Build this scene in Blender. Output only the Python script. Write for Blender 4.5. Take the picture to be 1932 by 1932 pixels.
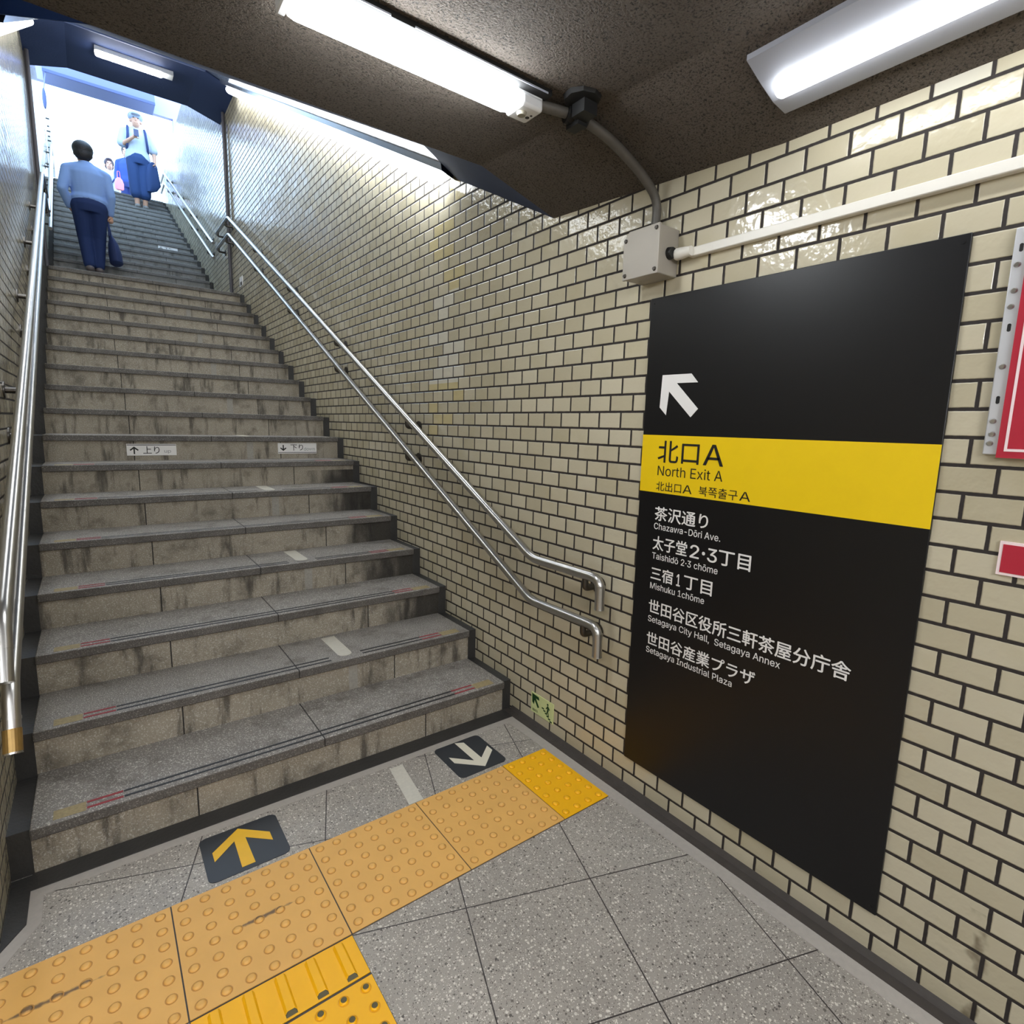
import bpy, bmesh, math, random
from mathutils import Vector, Matrix, Euler
random.seed(7)
SC = bpy.context.scene
for o in list(bpy.data.objects):
    bpy.data.objects.remove(o)
COL = SC.collection

# ------------------------------------------------------------------ camera, world, exposure
CAM_H = 1.392
yaw, pitch, roll = 0.6465, -0.1526, 0.0254
cy, sy, cp, sp = math.cos(yaw), math.sin(yaw), math.cos(pitch), math.sin(pitch)
fw = Vector((sy * cp, cy * cp, sp)); rt = Vector((cy, -sy, 0)); up = rt.cross(fw)
r2 = rt * math.cos(roll) + up * math.sin(roll); u2 = -rt * math.sin(roll) + up * math.cos(roll)
cam = bpy.data.cameras.new('camera'); co = bpy.data.objects.new('camera', cam); COL.objects.link(co)
co.matrix_world = Matrix(((r2.x, u2.x, -fw.x, 0), (r2.y, u2.y, -fw.y, 0), (r2.z, u2.z, -fw.z, CAM_H), (0, 0, 0, 1)))
cam.sensor_width = 36; cam.lens = 36 * 1046.98 / 1932; cam.clip_start = 0.02; cam.clip_end = 500
SC.camera = co
SC.view_settings.view_transform = 'Standard'; SC.view_settings.look = 'None'
SC.view_settings.gamma = 1; SC.view_settings.use_curve_mapping = False
SC.view_settings.exposure = 0.36
SC.cycles.use_denoising = True
SC.cycles.max_bounces = 8; SC.cycles.diffuse_bounces = 5; SC.cycles.glossy_bounces = 4
SC.cycles.caustics_reflective = False; SC.cycles.caustics_refractive = False
SC.cycles.sample_clamp_indirect = 6
SKY = 4.6
LAMP = 40.0
w = bpy.data.worlds.new('world'); SC.world = w; w.use_nodes = True
bg = w.node_tree.nodes['Background']; bg.inputs[0].default_value = (0.50, 0.72, 1.0, 1); bg.inputs[1].default_value = SKY

# ------------------------------------------------------------------ helpers
class MB:
    def __init__(s): s.v = []; s.f = []; s.m = []
    def add(s, vs, fs, mi=0):
        n = len(s.v); s.v += [tuple(p) for p in vs]; s.f += [tuple(i + n for i in f) for f in fs]; s.m += [mi] * len(fs)
    def box(s, a, b, mi=0):
        x0, x1 = sorted((a[0], b[0])); y0, y1 = sorted((a[1], b[1])); z0, z1 = sorted((a[2], b[2]))
        s.add([(x0, y0, z0), (x1, y0, z0), (x1, y1, z0), (x0, y1, z0), (x0, y0, z1), (x1, y0, z1), (x1, y1, z1), (x0, y1, z1)],
              [(0, 3, 2, 1), (4, 5, 6, 7), (0, 1, 5, 4), (1, 2, 6, 5), (2, 3, 7, 6), (3, 0, 4, 7)], mi)
    def prism(s, pts, d, mi=0):      # pts: planar 3D loop, d: extrusion vector
        n = len(pts); d = Vector(d); P = [Vector(p) for p in pts]; Q = [p + d for p in P]
        s.add(P + Q, [tuple(range(n))[::-1], tuple(range(n, 2 * n))] + [(i, (i + 1) % n, n + (i + 1) % n, n + i) for i in range(n)], mi)
    def cyl(s, a, b, r0, r1=None, seg=16, mi=0):
        r1 = r0 if r1 is None else r1
        a, b = Vector(a), Vector(b); d = (b - a).normalized(); t = Vector((1, 0, 0)) if abs(d.x) < .8 else Vector((0, 1, 0))
        u = d.cross(t).normalized(); v = d.cross(u)
        A = [a + (u * math.cos(k * 2 * math.pi / seg) + v * math.sin(k * 2 * math.pi / seg)) * r0 for k in range(seg)]
        B = [b + (u * math.cos(k * 2 * math.pi / seg) + v * math.sin(k * 2 * math.pi / seg)) * r1 for k in range(seg)]
        s.add(A + B, [tuple(range(seg))[::-1], tuple(range(seg, 2 * seg))] + [(i, (i + 1) % seg, seg + (i + 1) % seg, seg + i) for i in range(seg)], mi)
    def tube(s, path, r, seg=16, bend=0.0, mi=0, nb=6):
        P = [Vector(p) for p in path]
        if bend > 0:
            Q = [P[0]]
            for i in range(1, len(P) - 1):
                a = (P[i - 1] - P[i]); b = (P[i + 1] - P[i]); k = min(bend, a.length * .45, b.length * .45)
                A = P[i] + a.normalized() * k; B = P[i] + b.normalized() * k
                for j in range(nb + 1):
                    t = j / nb; Q.append(A * (1 - t) ** 2 + P[i] * 2 * t * (1 - t) + B * t * t)
            Q.append(P[-1]); P = Q
        n = len(P); rings = []
        T = [(P[min(i + 1, n - 1)] - P[max(i - 1, 0)]).normalized() for i in range(n)]
        ref = Vector((1, 0, 0)) if abs(T[0].x) < .8 else Vector((0, 0, 1))
        u = T[0].cross(ref).normalized()
        for i in range(n):
            u = (u - T[i] * u.dot(T[i])).normalized(); v = T[i].cross(u)
            rings += [P[i] + (u * math.cos(k * 2 * math.pi / seg) + v * math.sin(k * 2 * math.pi / seg)) * r for k in range(seg)]
        F = [tuple(range(seg))[::-1], tuple(range((n - 1) * seg, n * seg))]
        for i in range(n - 1):
            for k in range(seg):
                F.append((i * seg + k, i * seg + (k + 1) % seg, (i + 1) * seg + (k + 1) % seg, (i + 1) * seg + k))
        s.add(rings, F, mi)
    def ball(s, c, r, seg=14, nr=8, mi=0):
        if not isinstance(r, (tuple, list)): r = (r, r, r)
        V = []; F = []
        for i in range(nr + 1):
            th = math.pi * i / nr
            for k in range(seg):
                ph = 2 * math.pi * k / seg
                V.append((c[0] + r[0] * math.sin(th) * math.cos(ph), c[1] + r[1] * math.sin(th) * math.sin(ph), c[2] + r[2] * math.cos(th)))
        for i in range(nr):
            for k in range(seg):
                F.append((i * seg + k, (i + 1) * seg + k, (i + 1) * seg + (k + 1) % seg, i * seg + (k + 1) % seg))
        s.add(V, F, mi)
    def loft(s, rings, mi=0):
        seg = len(rings[0]); n = len(rings); V = [p for r in rings for p in r]
        F = [tuple(range(seg))[::-1], tuple(range((n - 1) * seg, n * seg))]
        for i in range(n - 1):
            for k in range(seg):
                F.append((i * seg + k, i * seg + (k + 1) % seg, (i + 1) * seg + (k + 1) % seg, (i + 1) * seg + k))
        s.add(V, F, mi)
    def build(s, name, mats, parent=None, smooth=False, bevel=0.0, bseg=2, loc=None):
        me = bpy.data.meshes.new(name); V = s.v
        if loc is not None: V = [tuple(Vector(p) - Vector(loc)) for p in V]
        me.from_pydata(V, [], s.f)
        bm = bmesh.new(); bm.from_mesh(me); bmesh.ops.remove_doubles(bm, verts=bm.verts, dist=1e-6)
        bmesh.ops.recalc_face_normals(bm, faces=bm.faces); bm.to_mesh(me); bm.free()
        if not isinstance(mats, (list, tuple)): mats = [mats]
        for m in mats: me.materials.append(m)
        if len(mats) > 1 and len(me.polygons) == len(s.m):
            for p, k in zip(me.polygons, s.m): p.material_index = k
        for p in me.polygons: p.use_smooth = smooth
        o = bpy.data.objects.new(name, me); COL.objects.link(o)
        if loc is not None: o.location = loc
        if parent: put(o, parent)
        if bevel > 0:
            b = o.modifiers.new('bevel', 'BEVEL'); b.width = bevel; b.segments = bseg; b.limit_method = 'ANGLE'; b.angle_limit = math.radians(40)
            for p in me.polygons: p.use_smooth = True
        if smooth or bevel > 0:
            try: me.set_sharp_from_angle(angle=math.radians(40))
            except Exception: pass
        return o

def put(o, parent):
    o.parent = parent
    # geometry is modelled in world space unless stated: undo the parent's own transform
    M = Matrix.LocRotScale(parent.location, parent.rotation_euler, parent.scale)
    if parent.parent:
        q = parent.parent; M = Matrix.LocRotScale(q.location, q.rotation_euler, q.scale) @ parent.matrix_parent_inverse @ M
    o.matrix_parent_inverse = M.inverted()
def tag(o, label=None, cat=None, group=None, kind=None):
    if label: o['label'] = label
    if cat: o['category'] = cat
    if group: o['group'] = group
    if kind: o['kind'] = kind
    return o
def thing(name, loc, label, cat, group=None):
    o = bpy.data.objects.new(name, None); o.empty_display_size = .1; COL.objects.link(o); o.location = loc
    return tag(o, label, cat, group)
def struct(o): o['kind'] = 'structure'; return o

# ------------------------------------------------------------------ materials
def srgb(r, g, b):
    f = lambda c: (c / 255 / 12.92) if c / 255 <= .04045 else ((c / 255 + .055) / 1.055) ** 2.4
    return (f(r), f(g), f(b), 1)
def nmat(name):
    m = bpy.data.materials.new(name); m.use_nodes = True; nt = m.node_tree
    return m, nt, nt.nodes['Principled BSDF']
def plain(name, c, rough=.5, metal=0.0, spec=.5, noise=0.0, nscale=20.0, bump=0.0, bscale=80.0):
    m, nt, b = nmat(name)
    b.inputs['Base Color'].default_value = c; b.inputs['Roughness'].default_value = rough
    b.inputs['Metallic'].default_value = metal; b.inputs['Specular IOR Level'].default_value = spec
    tc = nt.nodes.new('ShaderNodeTexCoord')
    n = nt.nodes.new('ShaderNodeTexNoise'); n.inputs['Scale'].default_value = nscale; n.inputs['Detail'].default_value = 4
    nt.links.new(tc.outputs['Object'], n.inputs['Vector'])
    mx = nt.nodes.new('ShaderNodeMix'); mx.data_type = 'RGBA'
    k = max(noise, .03)
    mx.inputs[6].default_value = tuple(max(0, x * (1 - k)) for x in c[:3]) + (1,); mx.inputs[7].default_value = tuple(min(1, x * (1 + k)) for x in c[:3]) + (1,)
    nt.links.new(n.outputs['Fac'], mx.inputs[0]); nt.links.new(mx.outputs[2], b.inputs['Base Color'])
    if bump > 0:
        n2 = nt.nodes.new('ShaderNodeTexNoise'); n2.inputs['Scale'].default_value = bscale; n2.inputs['Detail'].default_value = 5
        nt.links.new(tc.outputs['Object'], n2.inputs['Vector'])
        bp = nt.nodes.new('ShaderNodeBump'); bp.inputs['Strength'].default_value = bump; bp.inputs['Distance'].default_value = .01
        nt.links.new(n2.outputs['Fac'], bp.inputs['Height']); nt.links.new(bp.outputs['Normal'], b.inputs['Normal'])
    return m
def emit(name, c, s):
    m, nt, b = nmat(name)
    b.inputs['Base Color'].default_value = (.8, .8, .8, 1); b.inputs['Emission Color'].default_value = c; b.inputs['Emission Strength'].default_value = s
    return m
class G:   # tiny node-graph builder for math
    def __init__(s, nt): s.nt = nt
    def node(s, t, **k):
        n = s.nt.nodes.new(t)
        for a, v in k.items(): setattr(n, a, v)
        return n
    def set(s, sock, v):
        if isinstance(v, (int, float, tuple)): sock.default_value = v
        else: s.nt.links.new(v, sock)
    def m(s, op, a, b=0.0, c=0.0):
        n = s.node('ShaderNodeMath', operation=op); s.set(n.inputs[0], a); s.set(n.inputs[1], b); s.set(n.inputs[2], c); return n.outputs[0]
    def mix(s, f, a, b, bt='MIX'):
        n = s.node('ShaderNodeMix', data_type='RGBA', blend_type=bt); s.set(n.inputs[0], f); s.set(n.inputs[6], a); s.set(n.inputs[7], b); return n.outputs[2]
    def noise(s, vec, scale, detail=3, rough=.5):
        n = s.node('ShaderNodeTexNoise'); s.nt.links.new(vec, n.inputs['Vector']); n.inputs['Scale'].default_value = scale
        n.inputs['Detail'].default_value = detail; n.inputs['Roughness'].default_value = rough; return n.outputs['Fac']
    def ramp(s, f, stops):
        n = s.node('ShaderNodeValToRGB'); s.nt.links.new(f, n.inputs[0]); e = n.color_ramp.elements
        while len(e) < len(stops): e.new(.5)
        for k, (p, c) in enumerate(stops): e[k].position = p; e[k].color = c
        return n.outputs[0]
    def sstep(s, x, a, b):
        n = s.node('ShaderNodeMapRange', interpolation_type='SMOOTHSTEP'); s.set(n.inputs[0], x); n.inputs[1].default_value = a; n.inputs[2].default_value = b; return n.outputs[0]

def tile_mat():
    m, nt, b = nmat('glazed_wall_tile'); g = G(nt)
    tc = g.node('ShaderNodeTexCoord'); sx = g.node('ShaderNodeSeparateXYZ'); nt.links.new(tc.outputs['Object'], sx.inputs[0])
    Y, Z = sx.outputs[1], sx.outputs[2]
    PH, PW = .0629, .1103
    v = g.m('DIVIDE', g.m('SUBTRACT', Z, .1352), PH); row = g.m('FLOOR', v); fv = g.m('SUBTRACT', v, row)
    odd = g.m('FLOORED_MODULO', row, 2.0)
    u = g.m('ADD', g.m('DIVIDE', g.m('SUBTRACT', Y, 1.3796), PW), g.m('MULTIPLY', g.m('SUBTRACT', 1.0, odd), .5))
    colm = g.m('FLOOR', u); fu = g.m('SUBTRACT', u, colm)
    du = g.m('MULTIPLY', g.m('MINIMUM', fu, g.m('SUBTRACT', 1.0, fu)), PW)
    dv = g.m('MULTIPLY', g.m('MINIMUM', fv, g.m('SUBTRACT', 1.0, fv)), PH)
    d = g.m('MINIMUM', du, dv)
    wob = g.m('MULTIPLY', g.m('SUBTRACT', g.noise(tc.outputs['Object'], 60, 2), .5), .0016)
    d = g.m('ADD', d, wob)
    face = g.sstep(d, .0036, .0046)
    cv = g.node('ShaderNodeCombineXYZ'); nt.links.new(colm, cv.inputs[0]); nt.links.new(row, cv.inputs[1])
    wn = g.node('ShaderNodeTexWhiteNoise', noise_dimensions='2D'); nt.links.new(cv.outputs[0], wn.inputs['Vector'])
    rnd = wn.outputs['Value']; wc = g.node('ShaderNodeSeparateColor'); nt.links.new(wn.outputs['Color'], wc.inputs[0])
    base = g.mix(rnd, srgb(184, 175, 150), srgb(199, 191, 168))
    # the repair column of paler and yellower replacement tiles
    ty = g.m('DIVIDE', g.m('ABSOLUTE', g.m('SUBTRACT', g.m('MULTIPLY', g.m('ADD', colm, .5), PW), 2.74 - 1.3796)), .17)
    near = g.m('LESS_THAN', ty, 1.0)
    tall = g.m('LESS_THAN', g.m('ABSOLUTE', g.m('SUBTRACT', Z, 1.95)), .75); midz = g.m('LESS_THAN', g.m('ABSOLUTE', g.m('SUBTRACT', Z, 1.86)), .24)
    pick = g.m('MULTIPLY', g.m('MULTIPLY', near, tall), g.m('GREATER_THAN', wc.outputs[1], .52))
    pickw = g.m('MULTIPLY', pick, midz)
    picky = g.m('MULTIPLY', pick, g.m('SUBTRACT', 1.0, midz))
    stray = g.m('GREATER_THAN', wc.outputs[2], .9965)
    base = g.mix(g.m('MULTIPLY', picky, .7), base, srgb(206, 190, 138))
    base = g.mix(g.m('MAXIMUM', g.m('MULTIPLY', pickw, .8), g.m('MULTIPLY', stray, .7)), base, srgb(214, 210, 196))
    cloud = g.noise(tc.outputs['Object'], 5, 5)
    base = g.mix(g.m('MULTIPLY', g.sstep(cloud, .52, .75), .25), base, srgb(168, 155, 112))
    # brown drip stains low on the wall near the corridor end
    sy_ = g.m('ABSOLUTE', g.m('ADD', g.m('SUBTRACT', Y, .232), g.m('MULTIPLY', g.m('SUBTRACT', g.noise(tc.outputs['Object'], 22, 2), .5), .05)))
    st = g.m('MULTIPLY', g.m('SUBTRACT', 1.0, g.sstep(sy_, .006, .02)), g.sstep(g.noise(tc.outputs['Object'], 14, 3), .42, .6))
    st = g.m('MULTIPLY', st, g.m('LESS_THAN', Z, .3))
    base = g.mix(g.m('MULTIPLY', st, .7), base, srgb(84, 70, 48))
    grout = g.mix(g.noise(tc.outputs['Object'], 120, 3), srgb(30, 24, 22), srgb(50, 43, 40))
    nt.links.new(g.mix(face, grout, base), b.inputs['Base Color'])
    ro = g.m('ADD', .8, g.m('MULTIPLY', face, -.66)); nt.links.new(ro, b.inputs['Roughness'])
    tilt = g.m('ADD', g.m('MULTIPLY', g.m('SUBTRACT', wc.outputs[0], .5), g.m('MULTIPLY', fu, .0034)), g.m('MULTIPLY', g.m('SUBTRACT', wc.outputs[1], .5), g.m('MULTIPLY', fv, .0022)))
    wav = g.m('MULTIPLY', g.noise(tc.outputs['Object'], 38, 2), .0016)
    h = g.m('ADD', g.m('MULTIPLY', g.sstep(d, .0028, .0062), .0016), g.m('ADD', tilt, wav))
    bp = g.node('ShaderNodeBump'); bp.inputs['Strength'].default_value = 1; bp.inputs['Distance'].default_value = 1.0
    nt.links.new(h, bp.inputs['Height']); nt.links.new(bp.outputs['Normal'], b.inputs['Normal'])
    b.inputs['Specular IOR Level'].default_value = .55
    return m

def speckle(g, vec, s1, dark, light, base, amt=.5, s2=None):
    n1 = g.noise(vec, s1, 2, .6); n2 = g.noise(vec, s1 * 1.7, 2, .6); n3 = g.noise(vec, s2 or s1 * .1, 4)
    c = g.mix(g.sstep(n3, .3, .7), tuple(x * .86 for x in base[:3]) + (1,), base)
    c = g.mix(g.m('MULTIPLY', g.sstep(n1, .55, .64), amt), c, light)
    c = g.mix(g.m('MULTIPLY', g.sstep(n2, .60, .68), amt * 1.1), c, dark)
    return c

def floor_mat():
    m, nt, b = nmat('terrazzo_floor'); g = G(nt)
    tc = g.node('ShaderNodeTexCoord'); V = tc.outputs['Object']
    sx = g.node('ShaderNodeSeparateXYZ'); nt.links.new(V, sx.inputs[0]); X, Y = sx.outputs[0], sx.outputs[1]
    c_, s_ = .943, .332
    dx = g.m('SUBTRACT', X, 1.1485); dy = g.m('SUBTRACT', Y, 1.0685)
    U = g.m('DIVIDE', g.m('SUBTRACT', g.m('MULTIPLY', dx, c_), g.m('MULTIPLY', dy, s_)), .396)
    W_ = g.m('DIVIDE', g.m('ADD', g.m('MULTIPLY', dx, s_), g.m('MULTIPLY', dy, c_)), .393)
    fu = g.m('ABSOLUTE', g.m('SUBTRACT', U, g.m('ROUND', U))); fv = g.m('ABSOLUTE', g.m('SUBTRACT', W_, g.m('ROUND', W_)))
    d = g.m('MULTIPLY', g.m('MINIMUM', fu, fv), .395)
    jn = g.m('SUBTRACT', 1.0, g.sstep(g.m('ADD', d, g.m('MULTIPLY', g.m('SUBTRACT', g.noise(V, 60, 3), .5), .001)), .0010, .0024))
    cv = g.node('ShaderNodeCombineXYZ'); nt.links.new(g.m('FLOOR', U), cv.inputs[0]); nt.links.new(g.m('FLOOR', W_), cv.inputs[1])
    wn = g.node('ShaderNodeTexWhiteNoise', noise_dimensions='2D'); nt.links.new(cv.outputs[0], wn.inputs['Vector'])
    base = g.mix(wn.outputs['Value'], srgb(156, 150, 142), srgb(170, 164, 155))
    n3 = g.noise(V, 4, 5)
    base = g.mix(g.m('MULTIPLY', g.sstep(n3, .35, .75), .35), base, srgb(132, 126, 120))
    c = base
    for sc_, lo, hi, amt in ((95, .30, .42, .8), (150, .30, .44, .85), (260, .30, .46, .8)):
        vo = g.node('ShaderNodeTexVoronoi', feature='F1', voronoi_dimensions='3D'); nt.links.new(V, vo.inputs['Vector']); vo.inputs['Scale'].default_value = sc_
        vc = g.node('ShaderNodeSeparateColor'); nt.links.new(vo.outputs['Color'], vc.inputs[0])
        chip = g.m('SUBTRACT', 1.0, g.sstep(g.m('ADD', vo.outputs['Distance'], g.m('MULTIPLY', vc.outputs[2], .22)), lo, hi))
        c = g.mix(g.m('MULTIPLY', g.m('MULTIPLY', chip, amt), g.m('LESS_THAN', vc.outputs[0], .42)), c, srgb(226, 221, 211))
        c = g.mix(g.m('MULTIPLY', g.m('MULTIPLY', chip, amt), g.m('GREATER_THAN', vc.outputs[0], .68)), c, g.mix(vc.outputs[1], srgb(44, 40, 38), srgb(112, 104, 98)))
    c = g.mix(jn, c, srgb(48, 42, 42))
    nt.links.new(c, b.inputs['Base Color']); b.inputs['Roughness'].default_value = .42
    bp = g.node('ShaderNodeBump'); bp.inputs['Strength'].default_value = .35; bp.inputs['Distance'].default_value = .002
    nt.links.new(g.m('SUBTRACT', g.noise(V, 150, 2), jn), bp.inputs['Height']); nt.links.new(bp.outputs['Normal'], b.inputs['Normal'])
    return m

def granite(name, base, jx, dirt=.3, stain=0.0, amt=.55, rough=.6, front=0.0):
    m, nt, b = nmat(name); g = G(nt)
    tc = g.node('ShaderNodeTexCoord'); V = tc.outputs['Object']
    sx = g.node('ShaderNodeSeparateXYZ'); nt.links.new(V, sx.inputs[0]); X, Y, Z = sx.outputs
    c = speckle(g, V, 215, srgb(48, 44, 42), srgb(218, 214, 206), base, amt, 7)
    c = g.mix(g.m('MULTIPLY', g.sstep(g.noise(V, 9, 5, .6), .5, .72), dirt), c, srgb(70, 63, 54))
    if stain > 0:   # vertical water stains running down the risers, blackest at the wall ends
        mp = g.node('ShaderNodeMapping'); nt.links.new(V, mp.inputs[0]); mp.inputs['Scale'].default_value = (9, 2.0, 1.4)
        st = g.noise(mp.outputs[0], 1.6, 6, .62)
        c = g.mix(g.m('MULTIPLY', g.sstep(st, .52, .68), stain), c, srgb(52, 47, 42))
        mp2 = g.node('ShaderNodeMapping'); nt.links.new(V, mp2.inputs[0]); mp2.inputs['Scale'].default_value = (3.2, 1.0, 1.0)
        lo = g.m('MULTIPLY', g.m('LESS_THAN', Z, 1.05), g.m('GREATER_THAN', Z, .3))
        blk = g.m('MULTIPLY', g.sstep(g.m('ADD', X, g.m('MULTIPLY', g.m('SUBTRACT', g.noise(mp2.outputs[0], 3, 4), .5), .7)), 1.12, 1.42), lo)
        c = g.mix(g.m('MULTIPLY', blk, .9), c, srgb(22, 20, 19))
    if front > 0:   # darker band on the vertical front edge of the slab
        ge = g.node('ShaderNodeNewGeometry'); ns = g.node('ShaderNodeSeparateXYZ'); nt.links.new(ge.outputs['True Normal'], ns.inputs[0])
        c = g.mix(g.m('MULTIPLY', g.m('LESS_THAN', ns.outputs[1], -.6), g.m('ADD', front * .7, g.m('MULTIPLY', g.noise(V, 12, 4), front * .6))), c, srgb(44, 42, 41))
    jm = None
    for x in jx:
        k = g.m('SUBTRACT', 1.0, g.sstep(g.m('ABSOLUTE', g.m('SUBTRACT', X, x)), .0016, .0034)); jm = k if jm is None else g.m('MAXIMUM', jm, k)
    if jm is not None: c = g.mix(jm, c, srgb(34, 31, 29))
    nt.links.new(c, b.inputs['Base Color']); b.inputs['Roughness'].default_value = rough
    bp = g.node('ShaderNodeBump'); bp.inputs['Strength'].default_value = .4; bp.inputs['Distance'].default_value = .003
    nt.links.new(g.noise(V, 160, 3), bp.inputs['Height']); nt.links.new(bp.outputs['Normal'], b.inputs['Normal'])
    return m

def rough_ceiling():
    m, nt, b = nmat('sprayed_rough_ceiling'); g = G(nt)
    tc = g.node('ShaderNodeTexCoord'); V = tc.outputs['Object']
    n = g.noise(V, 165, 3, .65); n2 = g.noise(V, 6, 4)
    c = g.mix(n2, srgb(88, 78, 68), srgb(104, 95, 86))
    c = g.mix(g.sstep(n, .30, .52), srgb(26, 22, 19), c)
    nt.links.new(c, b.inputs['Base Color']); b.inputs['Roughness'].default_value = .95
    bp = g.node('ShaderNodeBump'); bp.inputs['Strength'].default_value = 1; bp.inputs['Distance'].default_value = .012
    nt.links.new(n, bp.inputs['Height']); nt.links.new(bp.outputs['Normal'], b.inputs['Normal'])
    return m

def metal(name, c, rough=.28):
    m, nt, b = nmat(name); g = G(nt)
    tc = g.node('ShaderNodeTexCoord')
    b.inputs['Metallic'].default_value = 1
    nt.links.new(g.mix(g.noise(tc.outputs['Object'], 25, 4), tuple(x * .85 for x in c[:3]) + (1,), c), b.inputs['Base Color'])
    nt.links.new(g.m('ADD', rough - .02, g.m('MULTIPLY', g.noise(tc.outputs['Object'], 3, 2), .04)), b.inputs['Roughness'])
    return m

M = {}
M['tile'] = tile_mat(); M['floor'] = floor_mat(); M['rough'] = rough_ceiling()
M['tread'] = granite('granite_tread', srgb(140, 135, 130), [.65], .45, 0, .85, .6, .62)
M['riser'] = granite('granite_riser', srgb(162, 153, 137), [.207, 1.105], .55, .75, .55, .75)
M['tread2'] = granite('granite_tread_upper', srgb(138, 136, 134), [.65], .3, 0, .5, .6, .5)
M['riser2'] = granite('granite_riser_upper', srgb(134, 133, 130), [.207, 1.105], .4, .5, .35, .75)
M['soffit'] = plain('soffit_glare_blue', srgb(38, 56, 96), .75, noise=.12, nscale=6, bump=.15, bscale=60)  # blue glare from the lamps is put into the soffit colour
M['soffit_lit_band'] = plain('soffit_caught_light', srgb(98, 116, 158), .7)  # paler tone stands for light caught on the inclined soffit
M['strip'] = plain('black_side_strip', srgb(54, 53, 52), .55, noise=.25, nscale=12, bump=.2)
M['channel'] = plain('dark_skirting_channel', srgb(66, 61, 58), .5, noise=.3, nscale=18, bump=.15)
M['border'] = plain('pale_border_stone', srgb(176, 170, 163), .5, noise=.12, nscale=60)
M['steel'] = metal('brushed_stainless', srgb(196, 194, 190), .30)
M['dsteel'] = metal('dull_dark_bracket', srgb(92, 88, 84), .38)
M['alu'] = plain('aluminium_edge', srgb(206, 208, 212), .4, 0.3)
M['black'] = plain('black_rubber', srgb(14, 14, 15), .6)
M['panel'] = plain('sign_black', srgb(9, 9, 13), .38, spec=.45, noise=.06)
M['yellow'] = plain('sign_yellow', srgb(240, 203, 12), .42, noise=.03)
M['white'] = plain('lettering_white', srgb(236, 234, 232), .5)
M['ink'] = plain('lettering_black', srgb(24, 22, 20), .5)
M['greyink'] = plain('lettering_grey', srgb(150, 150, 150), .5)
M['red'] = plain('sign_red', srgb(178, 38, 58), .38, noise=.05)
M['pinkw'] = plain('sign_white_line', srgb(245, 225, 226), .4)
M['green'] = plain('exit_green', srgb(14, 62, 22), .5)
M['glow'] = plain('photoluminescent_plate', srgb(212, 222, 160), .5, noise=.05)
M['box'] = plain('galvanised_box', srgb(168, 162, 152), .42, .25, noise=.12, nscale=8)
M['duct'] = plain('cream_duct', srgb(222, 218, 208), .4)
M['conduit'] = plain('dirty_conduit', srgb(84, 80, 74), .5, noise=.3, nscale=30)
M['plate_shadow'] = plain('plate_shadow_dark', srgb(20, 20, 21), .85)  # near-black tone paints the shadow beside the strip lamp
M['lampbody'] = plain('lamp_housing_white', srgb(222, 224, 226), .35)
M['reflector'] = metal('lamp_reflector', srgb(214, 216, 222), .22)
M['tan'] = plain('tactile_tan', srgb(230, 178, 98), .5, noise=.1, nscale=10, bump=.05)
def scuff(m):   # two dark scuffed streaks across the tan tiles
    nt = m.node_tree; g = G(nt); b = nt.nodes['Principled BSDF']
    ge = g.node('ShaderNodeNewGeometry'); P = ge.outputs['Position']; sx = g.node('ShaderNodeSeparateXYZ'); nt.links.new(P, sx.inputs[0]); X, Y = sx.outputs[0], sx.outputs[1]
    src = b.inputs['Base Color'].links[0].from_socket; tot = None
    for xa, xb, y in ((.20, .40, 1.507), (-.30, -.05, 1.555)):
        cx, hw = (xa + xb) / 2, (xb - xa) / 2
        dx = g.m('DIVIDE', g.m('SUBTRACT', X, cx), hw); dy = g.m('DIVIDE', g.m('ABSOLUTE', g.m('SUBTRACT', Y, y)), .011)
        k = g.m('SUBTRACT', 1.0, g.m('ADD', g.m('MULTIPLY', dx, dx), dy)); k = g.m('ADD', k, g.m('MULTIPLY', g.m('SUBTRACT', g.noise(P, 45, 3), .5), 1.6))
        k = g.sstep(k, .15, .8); tot = k if tot is None else g.m('MAXIMUM', tot, k)
    nt.links.new(g.mix(g.m('MULTIPLY', tot, .8), src, srgb(62, 56, 60)), b.inputs['Base Color'])
scuff(M['tan'])
M['tyel'] = plain('tactile_yellow', srgb(252, 186, 8), .42, noise=.05)
M['tring'] = plain('tactile_tan_dark_ring', srgb(192, 140, 72), .6, noise=.15, nscale=60); M['yring'] = plain('tactile_yellow_dark_ring', srgb(226, 160, 10), .5, noise=.1, nscale=60)  # darker flat ring round the foot of each dome
M['worn'] = plain('worn_dot_grey', srgb(92, 86, 62), .7)
M['sticker'] = plain('sticker_charcoal', srgb(42, 46, 52), .42, noise=.15, nscale=8)
M['ayel'] = plain('arrow_yellow', srgb(244, 190, 40), .45, noise=.06)
M['awhite'] = plain('arrow_cream', srgb(226, 220, 202), .45, noise=.06)
M['tape'] = plain('guide_tape', srgb(206, 202, 190), .6, noise=.12, nscale=90)
M['patch'] = plain('riser_patch', srgb(158, 154, 146), .75, noise=.3, nscale=120)
M['mred'] = plain('worn_red_line', srgb(150, 54, 60), .6, noise=.3, nscale=60)
M['myel'] = plain('worn_yellow_line', srgb(158, 142, 104), .6, noise=.45, nscale=110)
M['line'] = plain('black_anti_slip_line', srgb(30, 29, 31), .5)
M['goldtape'] = plain('worn_gold_tape', srgb(150, 120, 66), .35, .5, noise=.3, nscale=40)
TUBE = emit('lamp_diffuser_light', (.93, .97, 1.0, 1), LAMP * 1.1)
TUBE2 = emit('lamp_diffuser_stair', (.90, .95, 1.0, 1), LAMP * .33)
TUBE_W = emit('lamp_diffuser_wall', (.93, .97, 1.0, 1), LAMP * .36)
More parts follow.
